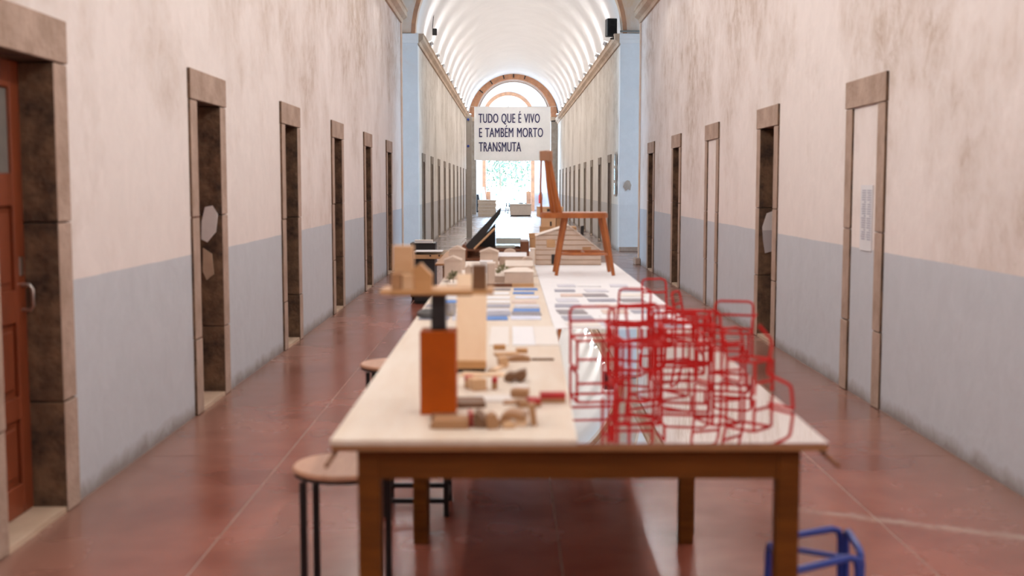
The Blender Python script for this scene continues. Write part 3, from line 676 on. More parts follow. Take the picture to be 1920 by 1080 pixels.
q = MB(); q.box(-hw, hw, .158, .17, 0, zb - za); q.build('back', M_PLY, t)
for sx_ in (-1, 1):
    q = MB(); q.box(*sorted((sx_ * hw, sx_ * (hw - .012))), -.168, .158, 0, zb - za); q.build('side', M_PLY, t)
q = MB(); q.box(-hw, hw * .62, -.185, .17, zb - za - .008, zb - za); q.build('lid', M_PAPER, t)
for fx in (-.05, .45):
    q = MB(); q.lathe([(.011, 0), (.011, .01)], n=10); o = q.build('hole', M_BLACK, t); o.rotation_euler = (PI / 2, 0, 0); o.location = (fx * hw, -.178, (zb - za) * .42)

# ================================================================ TABLES
TZ = .81
def table(y0, y1, xl, xr, label, front=False):
    t = empty('exhibition_table', ((xl + xr) / 2, (y0 + y1) / 2, 0), label, 'table', 'tables in a row down the corridor')
    hx, hy = (xr - xl) / 2, (y1 - y0) / 2; zt = TZ - .0135
    q = MB(); q.box(-hx, hx, -hy, hy, zt - .0165, zt); q.build('tabletop', M_EDGE, t, bevel=.002)
    ix, iy = hx - .062, hy - .03; lw = .057
    for sx in (-1, 1):
        for sy in (-1, 1):
            xa, xb = sorted((sx * ix, sx * (ix - lw))); ya, yb = sorted((sy * iy, sy * (iy - lw)))
            q = MB(); q.box(xa, xb, ya, yb, 0, zt - .0165); q.build('leg', M_TABLE, t, bevel=.003)
        xa, xb = sorted((sx * (ix - .006), sx * (ix - .030))); q = MB(); q.box(xa, xb, -iy + lw, iy - lw, zt - .096, zt - .0165); q.build('side_apron', M_TABLE, t)
    for sy in (-1, 1):
        ya, yb = sorted((sy * (iy - .006), sy * (iy - .030))); q = MB(); q.box(-ix + lw, ix - lw, ya, yb, zt - .096, zt - .0165); q.build('apron', M_TABLE, t)
    return t
table(2.915, 4.73, -.450, .806, 'nearest brown wooden table, carrying the plywood sheet and the mirror')
table(4.735, 7.15, -.452, .830, 'second brown wooden table, under the spread of papers')
table(7.155, 9.72, -.455, .862, 'third brown wooden table, under the model town and the chair')
table(9.76, 11.6, -.62, .70, 'last brown wooden table, behind the cardboard house')
# sheets lying on the tables
def slab(name, pts, z0, z1, m, label, cat, bevel=0):
    c = sum((Vector((x, y, 0)) for x, y in pts), Vector()) / len(pts)
    q = MB(); q.prism([(x - c.x, y - c.y, 0) for x, y in pts], (0, 0, z1 - z0)); o = q.build(name, m, bevel=bevel); o.location = (c.x, c.y, z0); return tag(o, label, cat)
ZB = TZ - .0135
slab('plywood_sheet', [(-.452, 2.912), (.171, 2.912), (.209, 5.14), (-.452, 5.14)], ZB, TZ, M_PLY, 'pale plywood sheet on the nearest table, holding the wood offcuts', 'board')
def zm(y): return TZ - .008 + .0167 * (y - 2.912) / 2.228
q = MB(); mp_ = [(.1715, 2.912), (.806, 2.912), (.820, 5.14), (.2095, 5.14)]
q.prism([(x, y, zm(y) - .004) for x, y in mp_], (0, 0, .004))
tag(q.build('mirror', M_MIRROR), 'large flat mirror on the nearest table under the red wire models', 'mirror')
slab('plywood_sheet', [(-.452, 5.142), (.20, 5.142), (.20, 9.70), (-.454, 9.70)], ZB, TZ, M_PLY, 'pale plywood covering under the papers and the model town', 'board')
slab('white_paper_cover', [(.202, 5.142), (.845, 5.142), (.862, 9.70), (.202, 9.70)], ZB, TZ - .0005, M_PAPER, 'long white paper covering the table under the chair', 'paper')
# rods sticking out under the front corners
for s, x in ((-1, -.445), (1, .800)):
    q = MB(); q.box(-.004, .004, -.13, .20, -.004, .004); o = q.build('slide_rod', M_TABLE); o.location = (x, 2.93, ZB - .027)
    tag(o, 'thin dark rod sticking out under the table corner, ' + ('plywood side' if s < 0 else 'mirror side'), 'rod')

# --- papers
pal = [((.76, .77, .80), 'white'), ((.74, .70, .66), 'cream'), ((.26, .27, .34), 'grey printed'), ((.50, .51, .58), 'pale grey'), ((.04, .17, .48), 'blue'), ((.20, .18, .20), 'dark photo'), ((.55, .60, .74), 'pale blue'), ((.55, .43, .38), 'brownish')]
pm = []
for c, n_ in pal: pm.append(mat(n_.replace(' ', '_') + '_print', c, .55, col2=tuple(min(1, x * 1.15 + .05) for x in c) if n_ not in ('white', 'cream') else None, var=.05, scale=9, stretch=(1, 3, 1)))
ZP = TZ + .0005
def leaflet(x, y, wx, wy, rz, m, label, cat='paper', z=None, name='leaflet', group='papers spread on the second table'):
    q = MB(); q.box(-wx / 2, wx / 2, -wy / 2, wy / 2, 0, .003); o = q.build(name, m); o.location = (x, y, z or ZP); o.rotation_euler = (0, 0, rz); return tag(o, label, cat, group)
rr = random.Random(11)
rows = [5.62, 5.80, 5.99, 6.20, 6.42, 6.66, 6.92, 7.18]
mixL = [[2, 3, 4, 6], [3, 6, 2, 5], [2, 0, 3, 4], [5, 1, 2, 3], [4, 6, 0, 7], [0, 3, 0, 6], [1, 7, 0, 4], [3, 2, 5, 4]]
for r, y in enumerate(rows):
    for cidx in range(4):
        x = -.36 + cidx * .150 + rr.uniform(-.012, .012); k = mixL[r][cidx]
        leaflet(x, y + rr.uniform(-.015, .015), rr.uniform(.12, .146), rr.uniform(.12, .165), rr.uniform(-.05, .05), pm[k],
                '%s sheet, %s papers row from the plywood, %s from the stool edge' % (pal[k][1], ordi[r], ordi[cidx]))
mixR = [[1, 3, 2], [2, 0, 3], [5, 7, 2], [2, 1, 3], [3, 2, 5], [7, 5, 1], [2, 3, 2], [3, 0, 3]]
for r, y in enumerate([5.35, 5.62, 5.90, 6.2, 6.5, 6.8, 7.1, 7.45]):
    for cidx in range(3):
        x = .34 + cidx * .18 + rr.uniform(-.03, .03); k = mixR[r][cidx]
        leaflet(x, y, rr.uniform(.11, .16), rr.uniform(.13, .19), rr.uniform(-.08, .08), pm[k],
                '%s sheet, %s row on the white cover from the mirror, %s from inner edge' % (pal[k][1], ordi[r], ordi[cidx]))
for i, (px0, px1) in enumerate(((916, 955), (960, 1000), (1003, 1040))):
    a_, b_ = at_z(px0, 648, ZP), at_z(px1, 613, ZP); 
    leaflet((a_.x + b_.x) / 2, (a_.y + b_.y) / 2, (b_.x - a_.x) * .95, b_.y - a_.y, 0, pm[[1, 0, 1][i]], ['cream drawing sheet beside the pale panel', 'white drawing sheet between two cream ones', 'cream drawing sheet at the plywood corner by the mirror'][i], name='drawing_sheet', group='drawing sheets behind the offcuts')
for i, (px, py, wx, wy, k, lab) in enumerate(((925, 748, .11, .10, 1, 'wider cream sheet among the wood offcuts'), (975, 728, .05, .10, 1, 'small cream sheet among the wood offcuts'))):
    c = at_z(px, py, TZ); leaflet(c.x, c.y, wx, wy, .05, pm[k], lab, z=TZ + .0005, group='papers among the offcuts')
# little grey things left of the tower neck
c = at_z(800, 597, ZP); q = MB(); q.lathe([(.02, 0), (.045, .008), (.048, .03), (.03, .05), (.008, .055)], n=14)
o = q.build('grey_stone', mat('grey_stone', (.12, .12, .12), .6, var=.4), smooth=True); o.location = (c.x, c.y, ZP + .003); o.scale = (1, .8, .8); tag(o, 'small dark grey stone lying on the papers behind the tower', 'stone')
c = at_z(845, 592, ZP); t = empty('metal_cup', (c.x, c.y, ZP + .003), 'small shiny metal cup on the papers behind the tower', 'cup')
q = MB(); q.lathe([(.022, 0), (.024, .003), (.030, .055), (.027, .055), (.021, .006)], n=16); q.build('bowl', M_METAL, t, smooth=True)
q = MB(); q.tube([(.027, 0, .045), (.045, 0, .04), (.045, 0, .02), (.026, 0, .012)], .003, 6); q.build('handle', M_METAL, t)

# ================================================================ TOWER AND PANEL
b0 = at_z(821.5, 778, TZ); s = b0.y * math.cos(PITCH) + (CH - TZ) * math.sin(PITCH); s = s / F           # metres per pixel there
yt = b0.y
t = empty('tower_model', (b0.x, yt + .05, TZ), 'architectural tower model: rust-orange box, black neck and wide plywood deck', 'model')
W = 67 * s; z1 = at_y(821, 622, yt).z - TZ; z2 = at_y(821, 550, yt + .03).z - TZ
q = MB(); q.box(-W / 2, W / 2, -.05, .05, 0, z1); q.build('orange_box', M_ORANGEBOX, t, bevel=.002)
nx0, nx1 = at_y(808, 600, yt + .03).x - b0.x, at_y(836, 600, yt + .03).x - b0.x
q = MB(); q.box(nx0, nx1, -.02, .03, z1, z2); q.build('neck', M_BLACK, t, bevel=.002)
dx0, dx1 = at_y(711, 545, yt - .01).x - b0.x, at_y(925, 545, yt - .01).x - b0.x
M_TAN = mat('tan_wood', (.56, .31, .13), .5, col2=(.44, .22, .08), scale=5, stretch=(.5, 2, 2))
q = MB(); q.box(dx0, dx1, -.06, .09, z2, z2 + .012); deck = q.build('deck', M_TAN, t, bevel=.001)
q = MB(); q.box(dx0 + .03, dx1 - .06, -.03, .05, z2 - .006, z2); q.build('deck_batten', M_TABLE, t)
zd = TZ + z2 + .012
M_LIGHTW = mat('light_wood', (.66, .44, .26), .5, col2=(.55, .33, .17), scale=5, stretch=(.6, 2, 2))
M_MIDW = mat('mid_wood', (.42, .23, .11), .55, col2=(.32, .16, .07), scale=5, stretch=(.6, 2, 2))
M_DKW = mat('dark_wood_offcut', (.20, .095, .04), .55, col2=(.13, .06, .025), scale=5, stretch=(.6, 2, 2))
M_REDP = mat('red_paint_end', (.42, .012, .014), .5)
def deckblock(px0, px1, pyt, y, d, m, label, prof=None, rz=0, z=None):
    zz = z or zd
    xa, xb = at_y(px0, pyt, y).x, at_y(px1, pyt, y).x; hgt = at_y((px0 + px1) / 2, pyt, y).z - zz; wv = xb - xa
    q = MB()
    prof = prof or [(0, 0), (1, 0), (1, 1), (0, 1)]
    q.prism([((u - .5) * wv, -d / 2, v * hgt) for u, v in prof], (0, d, 0)); o = q.build('wood_block', m, bevel=.0015); o.location = ((xa + xb) / 2, y + d / 2, zz); o.rotation_euler = (0, 0, rz)
    return tag(o, label, 'block', 'wood blocks on the tower deck')
deckblock(736, 774, 461, yt + .05, .05, M_LIGHTW, 'tall light wood block standing on the tower deck', rz=.0)
deckblock(733, 752, 513, yt - .005, .04, M_MIDW, 'small brown block in front of the tall one on the deck')
deckblock(774, 810, 494, yt + .0, .05, M_TAN, 'orange-tan wedge block with a slanted top on the deck', [(0, 0), (.95, 0), (1, .55), (.4, 1), (0, .8)])
deckblock(754, 775, 515, yt - .005, .04, M_LIGHTW, 'low light block between the wedge and the small brown block')
deckblock(885, 912, 497, yt + .0, .05, M_DKW, 'dark brown block alone at the end of the deck')
# pale leaning panel
pb = at_z(883, 697, TZ); s2 = pb.y / F * 1.02
t = empty('leaning_board_model', (pb.x, pb.y, TZ), 'pale board tilted back on a black foot beside the rust-orange tower', 'model')
Wb = 57 * s2; tilt = math.radians(62); hgt = (690 - 535) * s2 * 1.06
Mx = Matrix.Translation((0, .0, .016)) @ Matrix.Rotation(PI / 2 - (PI / 2 - tilt) - PI / 2 + (PI / 2 - tilt) * 0, 4, 'X')
L_ = hgt / math.sin(tilt)
def tilted(x0, x1, v0, v1, w0, w1):                        # v along the board, w out of its face
    q = MB(); cs, sn = math.cos(tilt), math.sin(tilt)
    pts = [(x, .016 * 0 + v * cs - w_ * sn, .016 + v * sn + w_ * cs) for w_ in (w0, w1) for v in (v0, v1) for x in (x0, x1)]
    q.add(pts, [(0, 2, 3, 1), (4, 5, 7, 6), (0, 1, 5, 4), (2, 6, 7, 3), (0, 4, 6, 2), (1, 3, 7, 5)]); return q
M_PALEW = mat('pale_board_wood', (.80, .60, .41), .5, col2=(.74, .52, .33), scale=3, stretch=(2, 2, .5))
tilted(-Wb / 2, Wb / 2, 0, L_, 0, .012).build('board', M_PALEW, t, bevel=.001)
q = MB(); q.box(-Wb / 2, Wb / 2, -.026, .03, .014, .040); q.build('front_ledge', M_TAN, t, bevel=.001)
q = MB(); q.box(-Wb / 2 + .006, Wb / 2 - .004, -.02, .14, 0, .014); q.build('foot', M_BLACK, t)
q = MB(); q.prism([(-.01, .13, .014), (-.01, .14, .014), (-.01, L_ * math.cos(tilt) * .8, L_ * math.sin(tilt) * .75), (-.01, L_ * math.cos(tilt) * .72, L_ * math.sin(tilt) * .75)], (.02, 0, 0)); q.build('prop', M_DKW, t)

# ================================================================ WOOD OFFCUTS
def offcut(px0, px1, py, hpx, d, m, label, prof=None, rz=0, cap=None, lean=0, z=TZ):
    c = at_z((px0 + px1) / 2, py, z); sp_ = (c.y * math.cos(PITCH) + (CH - z) * math.sin(PITCH)) / F
    wv, hv = (px1 - px0) * sp_, max(hpx * sp_ * 1.22, .005); d *= 1.3; prof = prof or [(0, 0), (1, 0), (1, 1), (0, 1)]
    q = MB(); q.prism([((u - .5) * wv + lean * v * hv, 0, v * hv) for u, v in prof], (0, d, 0))
    if cap:
        t = empty('wood_offcut', (c.x, c.y, z), label, 'offcut', 'wood offcuts on the plywood sheet', rz)
        z0 = hv * (1 - cap); q = MB(); q.box(-wv / 2, wv / 2, 0, d, 0, z0); q.build('body', m, t, bevel=.001)
        q = MB(); q.box(-wv / 2, wv / 2, 0, d, z0, hv); q.build('painted_end', M_REDP, t, bevel=.001); return t
    o = q.build('wood_offcut', m, bevel=.0015); o.location = (c.x, c.y, z); o.rotation_euler = (0, 0, rz)
    return tag(o, label, 'offcut', 'wood offcuts on the plywood sheet')
arch = [(0, 0), (.22, 0), (.34, .38), (.5, .5), (.66, .42), (.8, .3), (1, .35), (1, .75), (.7, .95), (.4, 1), (.15, .75)]
hump = [(0, 0), (1, 0), (1, .6), (.7, 1), (.3, .9), (0, .5)]
bow = [(0, .1), (.3, 0), (.5, .25), (.75, 0), (1, .3), (.97, 1), (.7, .9), (.45, .7), (.2, .75), (0, .5)]
OC = [
 (805, 878, 805, 14, .055, M_MIDW, 'long flat brown offcut at the very front of the plywood', [(0, .15), (.12, 0), (1, 0), (1, 1), (.1, 1)], .0),
 (808, 858, 789, 8, .03, M_DKW, 'dark flat offcut right behind the long front one, at the tower foot', None, .02),
 (880, 887, 801, 22, .04, M_REDP, 'upright red painted slip beside the long front offcut', None, .1),
 (887, 915, 803, 23, .05, M_DKW, 'dark chunky wedge beside the red slip', [(0, 0), (1, 0), (.95, .35), (.3, 1), (0, 1)], -.1),
 (914, 936, 805, 25, .03, M_MIDW, 'upright rounded brown offcut at the front between wedge and arch', hump, .25),
 (932, 986, 799, 22, .05, M_MIDW, 'arched brown offcut like a small bridge', arch, -.12),
 (943, 967, 804, 9, .04, M_LIGHTW, 'small rounded light offcut under the arched one', hump, .1),
 (966, 989, 799, 15, .035, M_PALEW, 'pale cube offcut beside the leaning stick', None, .0),
 (990, 1008, 799, 34, .03, M_MIDW, 'upright brown stick offcut leaning over at the front', [(.3, 0), (1, 0), (.7, 1), (0, .95)], .0),
 (975, 991, 765, 11, .03, M_MIDW, 'small brown chunk beside the slanted red block', None, .3),
 (957, 989, 746, 12, .04, M_MIDW, 'square-ended brown block behind the wider cream sheet', None, -.15),
 (857, 911, 765, 7, .085, M_DKW, 'long thin dark-edged strip beside the tower', None, .08),
 (943, 973, 759, 3, .04, M_MIDW, 'thin short slip in the middle of the offcuts', None, -.04),
 (888, 914, 733, 18, .045, M_LIGHTW, 'light cube offcut between two red-topped blocks', None, .45),
 (945, 986, 717, 19, .04, M_DKW, 'bow-tie shaped dark offcut near the black foot', bow, -.1),
 (858, 950, 706, 4, .04, M_PALEW, 'long pale flat offcut along the black foot', [(0, 0), (1, 0), (.9, 1), (.6, .7), (.1, 1)], -.05),
 (926, 948, 656, 7, .03, M_TAN, 'small orange-tan offcut beside the drawing sheets', None, .05),
 (967, 989, 662, 6, .03, M_TAN, 'small orange-tan offcut below the white drawing sheet', None, .0),
 (930, 975, 668, 5, .03, M_LIGHTW, 'slanting light strip behind the brown bar', None, .3),
 (953, 994, 678, 9, .035, M_MIDW, 'brown bar offcut in front of the drawing sheets', hump, .05),
 (935, 954, 690, 17, .03, M_LIGHTW, 'light-brown upright offcut by the pale board', [(.1, 0), (.8, 0), (1, .5), (.9, 1), (0, .9)], .2),
 (996, 1039, 676, 3, .012, M_DKW, 'thin dark stick lying near the mirror', None, .05),
 (915, 931, 697, 5, .12, M_PALEW, 'pale lengthwise offcut beside the foot of the pale board', hump, -.3),
]
for a_ in OC: offcut(*a_[:7], prof=a_[7], rz=a_[8])
offcut(1013, 1061, 756, 15, .03, M_MIDW, 'long block with a red upper half at the mirror edge', rz=.03, cap=.55)
offcut(991, 1015, 764, 13, .03, M_MIDW, 'short slanting block with a red upper half', rz=.22, cap=.55)
offcut(871, 887, 728, 18, .03, M_TAN, 'red-topped tan block beside the tower', rz=.0, cap=.4)
offcut(922, 931, 731, 18, .03, M_MIDW, 'narrow red-topped block beside the light cube', rz=-.1, cap=.4)

# ================================================================ RED WIRE MODELS
ZM = TZ + .0005; WR_ = .0048
def rounded(pts, r=.009, closed=False):
    pts = [Vector(p) for p in pts]; out = []; n = len(pts)
    for i, p in enumerate(pts):
        if not closed and i in (0, n - 1): out.append(p); continue
        a_, c_ = pts[i - 1], pts[(i + 1) % n]; d1, d2 = (a_ - p), (c_ - p); rr_ = min(r, d1.length * .45, d2.length * .45)
        p1, p2 = p + d1.normalized() * rr_, p + d2.normalized() * rr_
        out += [p1, (p1 + p2) * .25 + p * .5, p2]
    return out
def wire_chair(px, py, wd, dp, sh, bh, rz, label, back=True, arms=False, sled=False):
    c = at_z(px, py, ZM); t = empty('wire_chair', (c.x, c.y, zm(c.y + dp / 2 + .012) + WR_ * 1.15), label, 'wire model', 'red wire models on the mirror', rz)
    a_, d_ = wd / 2, dp / 2
    q = MB(); q.tube(rounded([(-a_, -d_, sh), (a_, -d_, sh), (a_, d_, sh), (-a_, d_, sh)], .015, True), WR_, 6, closed=True); q.build('seat_wire', M_RED, t, smooth=True)
    for sx in (-1, 1):
        q = MB()
        if sled: q.tube(rounded([(sx * a_, -d_, sh), (sx * a_, -d_, 0), (sx * a_, d_, 0), (sx * a_, d_, sh)]), WR_, 6); q.build('side_leg', M_RED, t, smooth=True)
        else:
            q.tube([(sx * a_, -d_, 0), (sx * a_, -d_, sh)], WR_, 6); q.build('front_leg', M_RED, t, smooth=True)
            q = MB(); q.tube([(sx * a_, d_, 0), (sx * a_, d_, sh)], WR_, 6); q.build('rear_leg', M_RED, t, smooth=True)
        if arms:
            q = MB(); q.tube(rounded([(sx * (a_ + .012), -d_, sh), (sx * (a_ + .012), -d_, sh + bh * .5), (sx * (a_ + .012), d_, sh + bh * .55)]), WR_, 6); q.build('arm', M_RED, t, smooth=True)
    if back:
        q = MB(); q.tube(rounded([(-a_, d_, sh), (-a_, d_ + .02, sh + bh), (a_, d_ + .02, sh + bh), (a_, d_, sh)], .02), WR_, 6); q.build('back_wire', M_RED, t, smooth=True)
        q = MB(); q.tube([(-a_, d_ + .01, sh + bh * .5), (a_, d_ + .01, sh + bh * .5)], WR_, 6); q.build('back_rail', M_RED, t, smooth=True)
    q = MB(); q.tube([(-a_, -d_, sh * .35), (a_, -d_, sh * .35)], WR_, 6); q.build('stretcher', M_RED, t, smooth=True)
    return t
WC = [
 (1118, 690, .16, .15, .10, .10, .1, 'red wire chair at the inner end of the mirror, nearest the offcuts', True, False, True),
 (1178, 655, .13, .13, .09, .13, -.4, 'tall-backed red wire chair behind the inner end of the group', True, False, False),
 (1190, 715, .15, .14, .12, .11, .05, 'red wire chair at the front of the inner cluster', True, True, True),
 (1235, 690, .15, .15, .09, .12, .6, 'red wire chair turned askew in the middle of the group', True, True, False),
 (1232, 615, .11, .11, .08, .12, .1, 'small red wire chair at the back with a square open back', True, False, False),
 (1285, 700, .16, .14, .11, .09, -.15, 'red wire armchair in the middle front of the group', True, True, True),
 (1300, 640, .10, .12, .09, .10, 1.1, 'small red wire chair at the back seen sideways', True, False, False),
 (1345, 716, .10, .12, .12, .10, .35, 'red wire chair on the outer side of the front row', True, False, True),
 (1370, 675, .14, .14, .10, .10, -.3, 'red wire chair at the outer back near the table edge', True, True, False),
 (1405, 735, .10, .10, .10, .09, .8, 'red wire chair at the outer front near the table edge', True, False, False),
 (1270, 660, .18, .16, .07, .06, .0, 'wide low red wire chair behind the front row', True, False, True),
 (1155, 745, .05, .09, .17, .08, .3, 'narrow tall red wire stool closest to the table front', False, False, False),
]
for a_ in WC: wire_chair(*a_)
# bent single wire at the outer end
c = at_z(1470, 768, ZM); t = empty('wire_bracket', (c.x, c.y, zm(c.y + .09) + WR_ * 1.3), 'stepped single red wire standing at the outer mirror edge', 'wire model', 'red wire models on the mirror')
P = [at_y(px, py, c.y) for px, py in ((1487, 768), (1484, 724), (1440, 703), (1450, 642), (1425, 612))]
q = MB(); q.tube(rounded([(p.x - c.x, (i * .004), max(0, p.z - ZM)) for i, p in enumerate(P)], .012), WR_, 6); q.build('bent_wire', M_RED, t, smooth=True)
q = MB(); q.tube([(P[0].x - c.x, 0, 0), (P[0].x - c.x - .05, .09, 0)], WR_, 6); q.build('foot_wire', M_RED, t, smooth=True)

# ================================================================ CHAIR ON THE TABLE
cb = at_z(1095, 516, TZ); CY = cb.y + .14
xs0 = at_y(1012, 404, CY).x; xs1 = at_y(1139, 404, CY).x; zs = at_y(1075, 399, CY - .15).z - TZ; ztop = at_y(1020, 283, CY).z - TZ
t = empty('spindle_chair', ((xs0 + xs1) / 2, CY, TZ + .001), 'varnished wooden spindle-back chair standing on the table', 'chair')
hx = (xs1 - xs0) / 2; hy = .20
pts = []
for k in range(32):                                        # rounded seat, wider at the front (+x)
    an = 2 * PI * k / 32; cx_, sy_ = math.cos(an), math.sin(an); e = .62
    pts.append((hx * math.copysign(abs(cx_) ** e, cx_), hy * math.copysign(abs(sy_) ** e, sy_) * (1 + .06 * cx_), 0))
q = MB(); q.prism([(x, y_, zs - .038) for x, y_, z in pts], (0, 0, .030)); q.prism([(x * .97, y_ * .97, zs - .008) for x, y_, z in pts], (0, 0, .008)); q.build('seat', M_CHAIR, t)
fx = [(at_y(1059, 415, CY).x, at_y(1041, 520, CY).x), (at_y(1128, 415, CY).x, at_y(1146, 520, CY).x)]
mid = (xs0 + xs1) / 2
for xa, xb in fx:
    for sy in (-1, 1):
        q = MB(); q.tube([(xb - mid, sy * .185, 0), ((xa + xb) / 2 - mid, sy * .165, zs * .5), (xa - mid, sy * .14, zs - .035)], .013, 10, .019); q.build('leg', M_CHAIR, t, smooth=True)
zst = zs * .34
for sy in (-1, 1):
    xa = fx[0][1] + (fx[0][0] - fx[0][1]) * .34 - mid; xb = fx[1][1] + (fx[1][0] - fx[1][1]) * .34 - mid
    q = MB(); q.tube([(xa, sy * .17, zst)] + [(xa + (xb - xa) * .25, sy * .17, zst)], .007, 8, .011); q.tube([(xa + (xb - xa) * .25, sy * .17, zst), (xa + (xb - xa) * .5, sy * .17, zst), (xa + (xb - xa) * .75, sy * .17, zst)], .0115, 8); q.tube([(xa + (xb - xa) * .75, sy * .17, zst), (xb, sy * .17, zst)], .011, 8, .007)
    q.build('side_stretcher', M_CHAIR, t, smooth=True)
xm = (fx[0][1] + fx[1][1]) / 2 - mid
q = MB(); q.tube([(xm, -.165, zst + .0), (xm, 0, zst + .0), (xm, .165, zst)], .010, 8); q.build('cross_stretcher', M_CHAIR, t, smooth=True)
# back: spindles on a curve, rail on top
nb = 7
topx = at_y(1018, 300, CY).x - mid; botx = -hx + .012
rail = []
for i in range(nb):
    u = (-1, -.8, -.6, 0, .6, .8, 1)[i]; au = abs(u)
    p0 = Vector((botx + .135 * au, u * .165, zs - .01)); p1 = Vector((topx + .058 * au - .012, u * .19, ztop - .07))
    thick = .0125 if au > .1 else .009
    q = MB(); q.tube([p0, (p0 + p1) / 2 + Vector((-.006, 0, 0)), p1], thick, 8, thick * .85); q.build('spindle', M_CHAIR, t, smooth=True)
q = MB(); n = 14; vs = []; fs = []
for i in range(n + 1):
    u = -1.12 + 2.24 * i / n; x = topx + .058 * abs(u) - .012; y_ = u * .19
    for dx, dz in ((-.012, -.072), (.012, -.072), (.008, 0), (-.014, 0)): vs.append((x + dx, y_, ztop + dz + (.0 if abs(u) < .9 else -.006)))
for i in range(n):
    for k in range(4): fs.append((i * 4 + k, i * 4 + (k + 1) % 4, (i + 1) * 4 + (k + 1) % 4, (i + 1) * 4 + k))
fs += [(0, 1, 2, 3), tuple(n * 4 + k for k in (3, 2, 1, 0))]
q.add(vs, fs); q.build('top_rail', mat('pale_end_grain', (.40, .19, .10), .45, var=.2), t, bevel=.003)

# ================================================================ MODEL TOWN
ZT = TZ + .022
t = empty('model_town', (.0, 8.3, TZ), 'grey card model town with trees on a wooden base board', 'model')
TO = Vector((0, 8.3, TZ))
fy = at_z(950, 538, TZ).y
xl_, xr_ = at_z(838, 538, TZ).x, at_z(1001, 538, TZ).x
q = MB(); q.box(xl_, xr_, fy - 8.3, 9.6 - 8.3, 0, .018); q.build('base_board', M_CARDTOP, t)
q = MB(); q.box(at_z(914, 538, TZ).x, at_z(960, 538, TZ).x, fy - 8.3 - .012, fy - 8.3, 0, .022); q.build('edge_strip', M_PIANO, t)
q = MB(); q.box(at_z(960, 538, TZ).x, xr_, fy - 8.3 - .012, fy - 8.3, 0, .022); q.build('edge_strip', M_CARTON, t)
def house(px0, px1, base_py, eave_py, ridge_py, d, kind, m=M_CARD, mr=M_CARDTOP):
    c = at_z((px0 + px1) / 2, base_py, ZT - .004); y = c.y
    xa, xb = at_y(px0, eave_py, y).x, at_y(px1, eave_py, y).x; he = at_y(px0, eave_py, y).z - TZ; z0 = .018
    hr = at_y((px0 + px1) / 2, ridge_py, y + (d / 2 if kind in ('hip', 'long') else 0)).z - TZ
    w_ = xb - xa; xm_ = (xa + xb) / 2; yy = y - 8.3
    q = MB(); q.box(xa, xb, yy, yy + d, z0, he); o = q.build('house', m, t)
    o['label'] = 'card house with a %s roof' % {'gable': 'gabled', 'hip': 'hipped', 'long': 'long pitched', 'flat': 'flat', 'round': 'rounded'}[kind]
    e = .006; q = MB()
    if kind == 'gable': q.prism([(xa - e, yy - e, he), (xb + e, yy - e, he), (xm_, yy - e, hr)], (0, d + 2 * e, 0))
    elif kind == 'hip': q.add([(xa - e, yy - e, he), (xb + e, yy - e, he), (xb + e, yy + d + e, he), (xa - e, yy + d + e, he), (xa + w_ * .38, yy + d * .5, hr), (xb - w_ * .2, yy + d * .5, hr)], [(0, 3, 2, 1), (0, 1, 5, 4), (1, 2, 5), (2, 3, 4, 5), (3, 0, 4)])
    elif kind == 'long': q.prism([(xa - e, yy - e, he), (xa - e, yy + d + e, he), (xa - e, yy + d / 2, hr)], (w_ + 2 * e, 0, 0))
    elif kind == 'round': q.prism([(xm_ - (w_ / 2 + e) * math.cos(PI * k / 10), yy - e, he + (hr - he) * math.sin(PI * k / 10)) for k in range(11)], (0, d + 2 * e, 0))
    else: q.box(xa - .003, xb + .003, yy - .003, yy + d + .003, he, he + .008)
    q.build('roof', m if kind in ('gable', 'round') else mr, o)
    return o
house(946, 1000, 532, 510, 501, .16, 'hip')
house(914, 928, 531, 495, 494, .10, 'flat')
house(833, 864, 524, 488, 481, .16, 'gable')
house(842, 871, 506, 469, 461, .14, 'gable')
house(900, 934, 503, 473, 466, .22, 'gable')
house(936, 986, 499, 481, 473, .12, 'long', M_CARD, M_PAPER)
house(946, 966, 494, 474, 467, .08, 'round')
house(949, 998, 513, 499, 488, .14, 'long')
house(900, 923, 512, 492, 490, .12, 'flat', M_PAPER, M_PAPER)
house(981, 998, 503, 489, 482, .10, 'round')
house(927, 947, 530, 518, 512, .10, 'hip')
house(872, 884, 516, 503, 498, .10, 'gable')
house(994, 1003, 496, 468, 466, .10, 'flat', M_CARDTOP, M_CARDTOP)
M_TWIG = mat('dry_twig', (.27, .25, .14), .8, var=.4)
for i, (px, py, hp_) in enumerate(((935, 521, 28), (950, 517, 22), (943, 508, 18), (976, 502, 18), (985, 500, 16), (850, 529, 30), (843, 529, 22), (962, 503, 14))):
    c = at_z(px, py, ZT); hv = hp_ * c.y / F; r2 = random.Random(i + 50); q = MB(); B = Vector((c.x, c.y - 8.3, .018))
    q.tube([B, B + Vector((0, 0, hv * .6))], .003, 5, .0015)
    for k in range(26):
        d0 = Vector((r2.uniform(-1, 1), r2.uniform(-1, 1), r2.uniform(.0, 1.3))).normalized(); st_ = B + Vector((0, 0, hv * r2.uniform(.25, .6)))
        q.tube([st_, st_ + d0 * hv * r2.uniform(.2, .45)], .0022, 3, .0035)
    q.build('model_tree', M_TWIG, t)

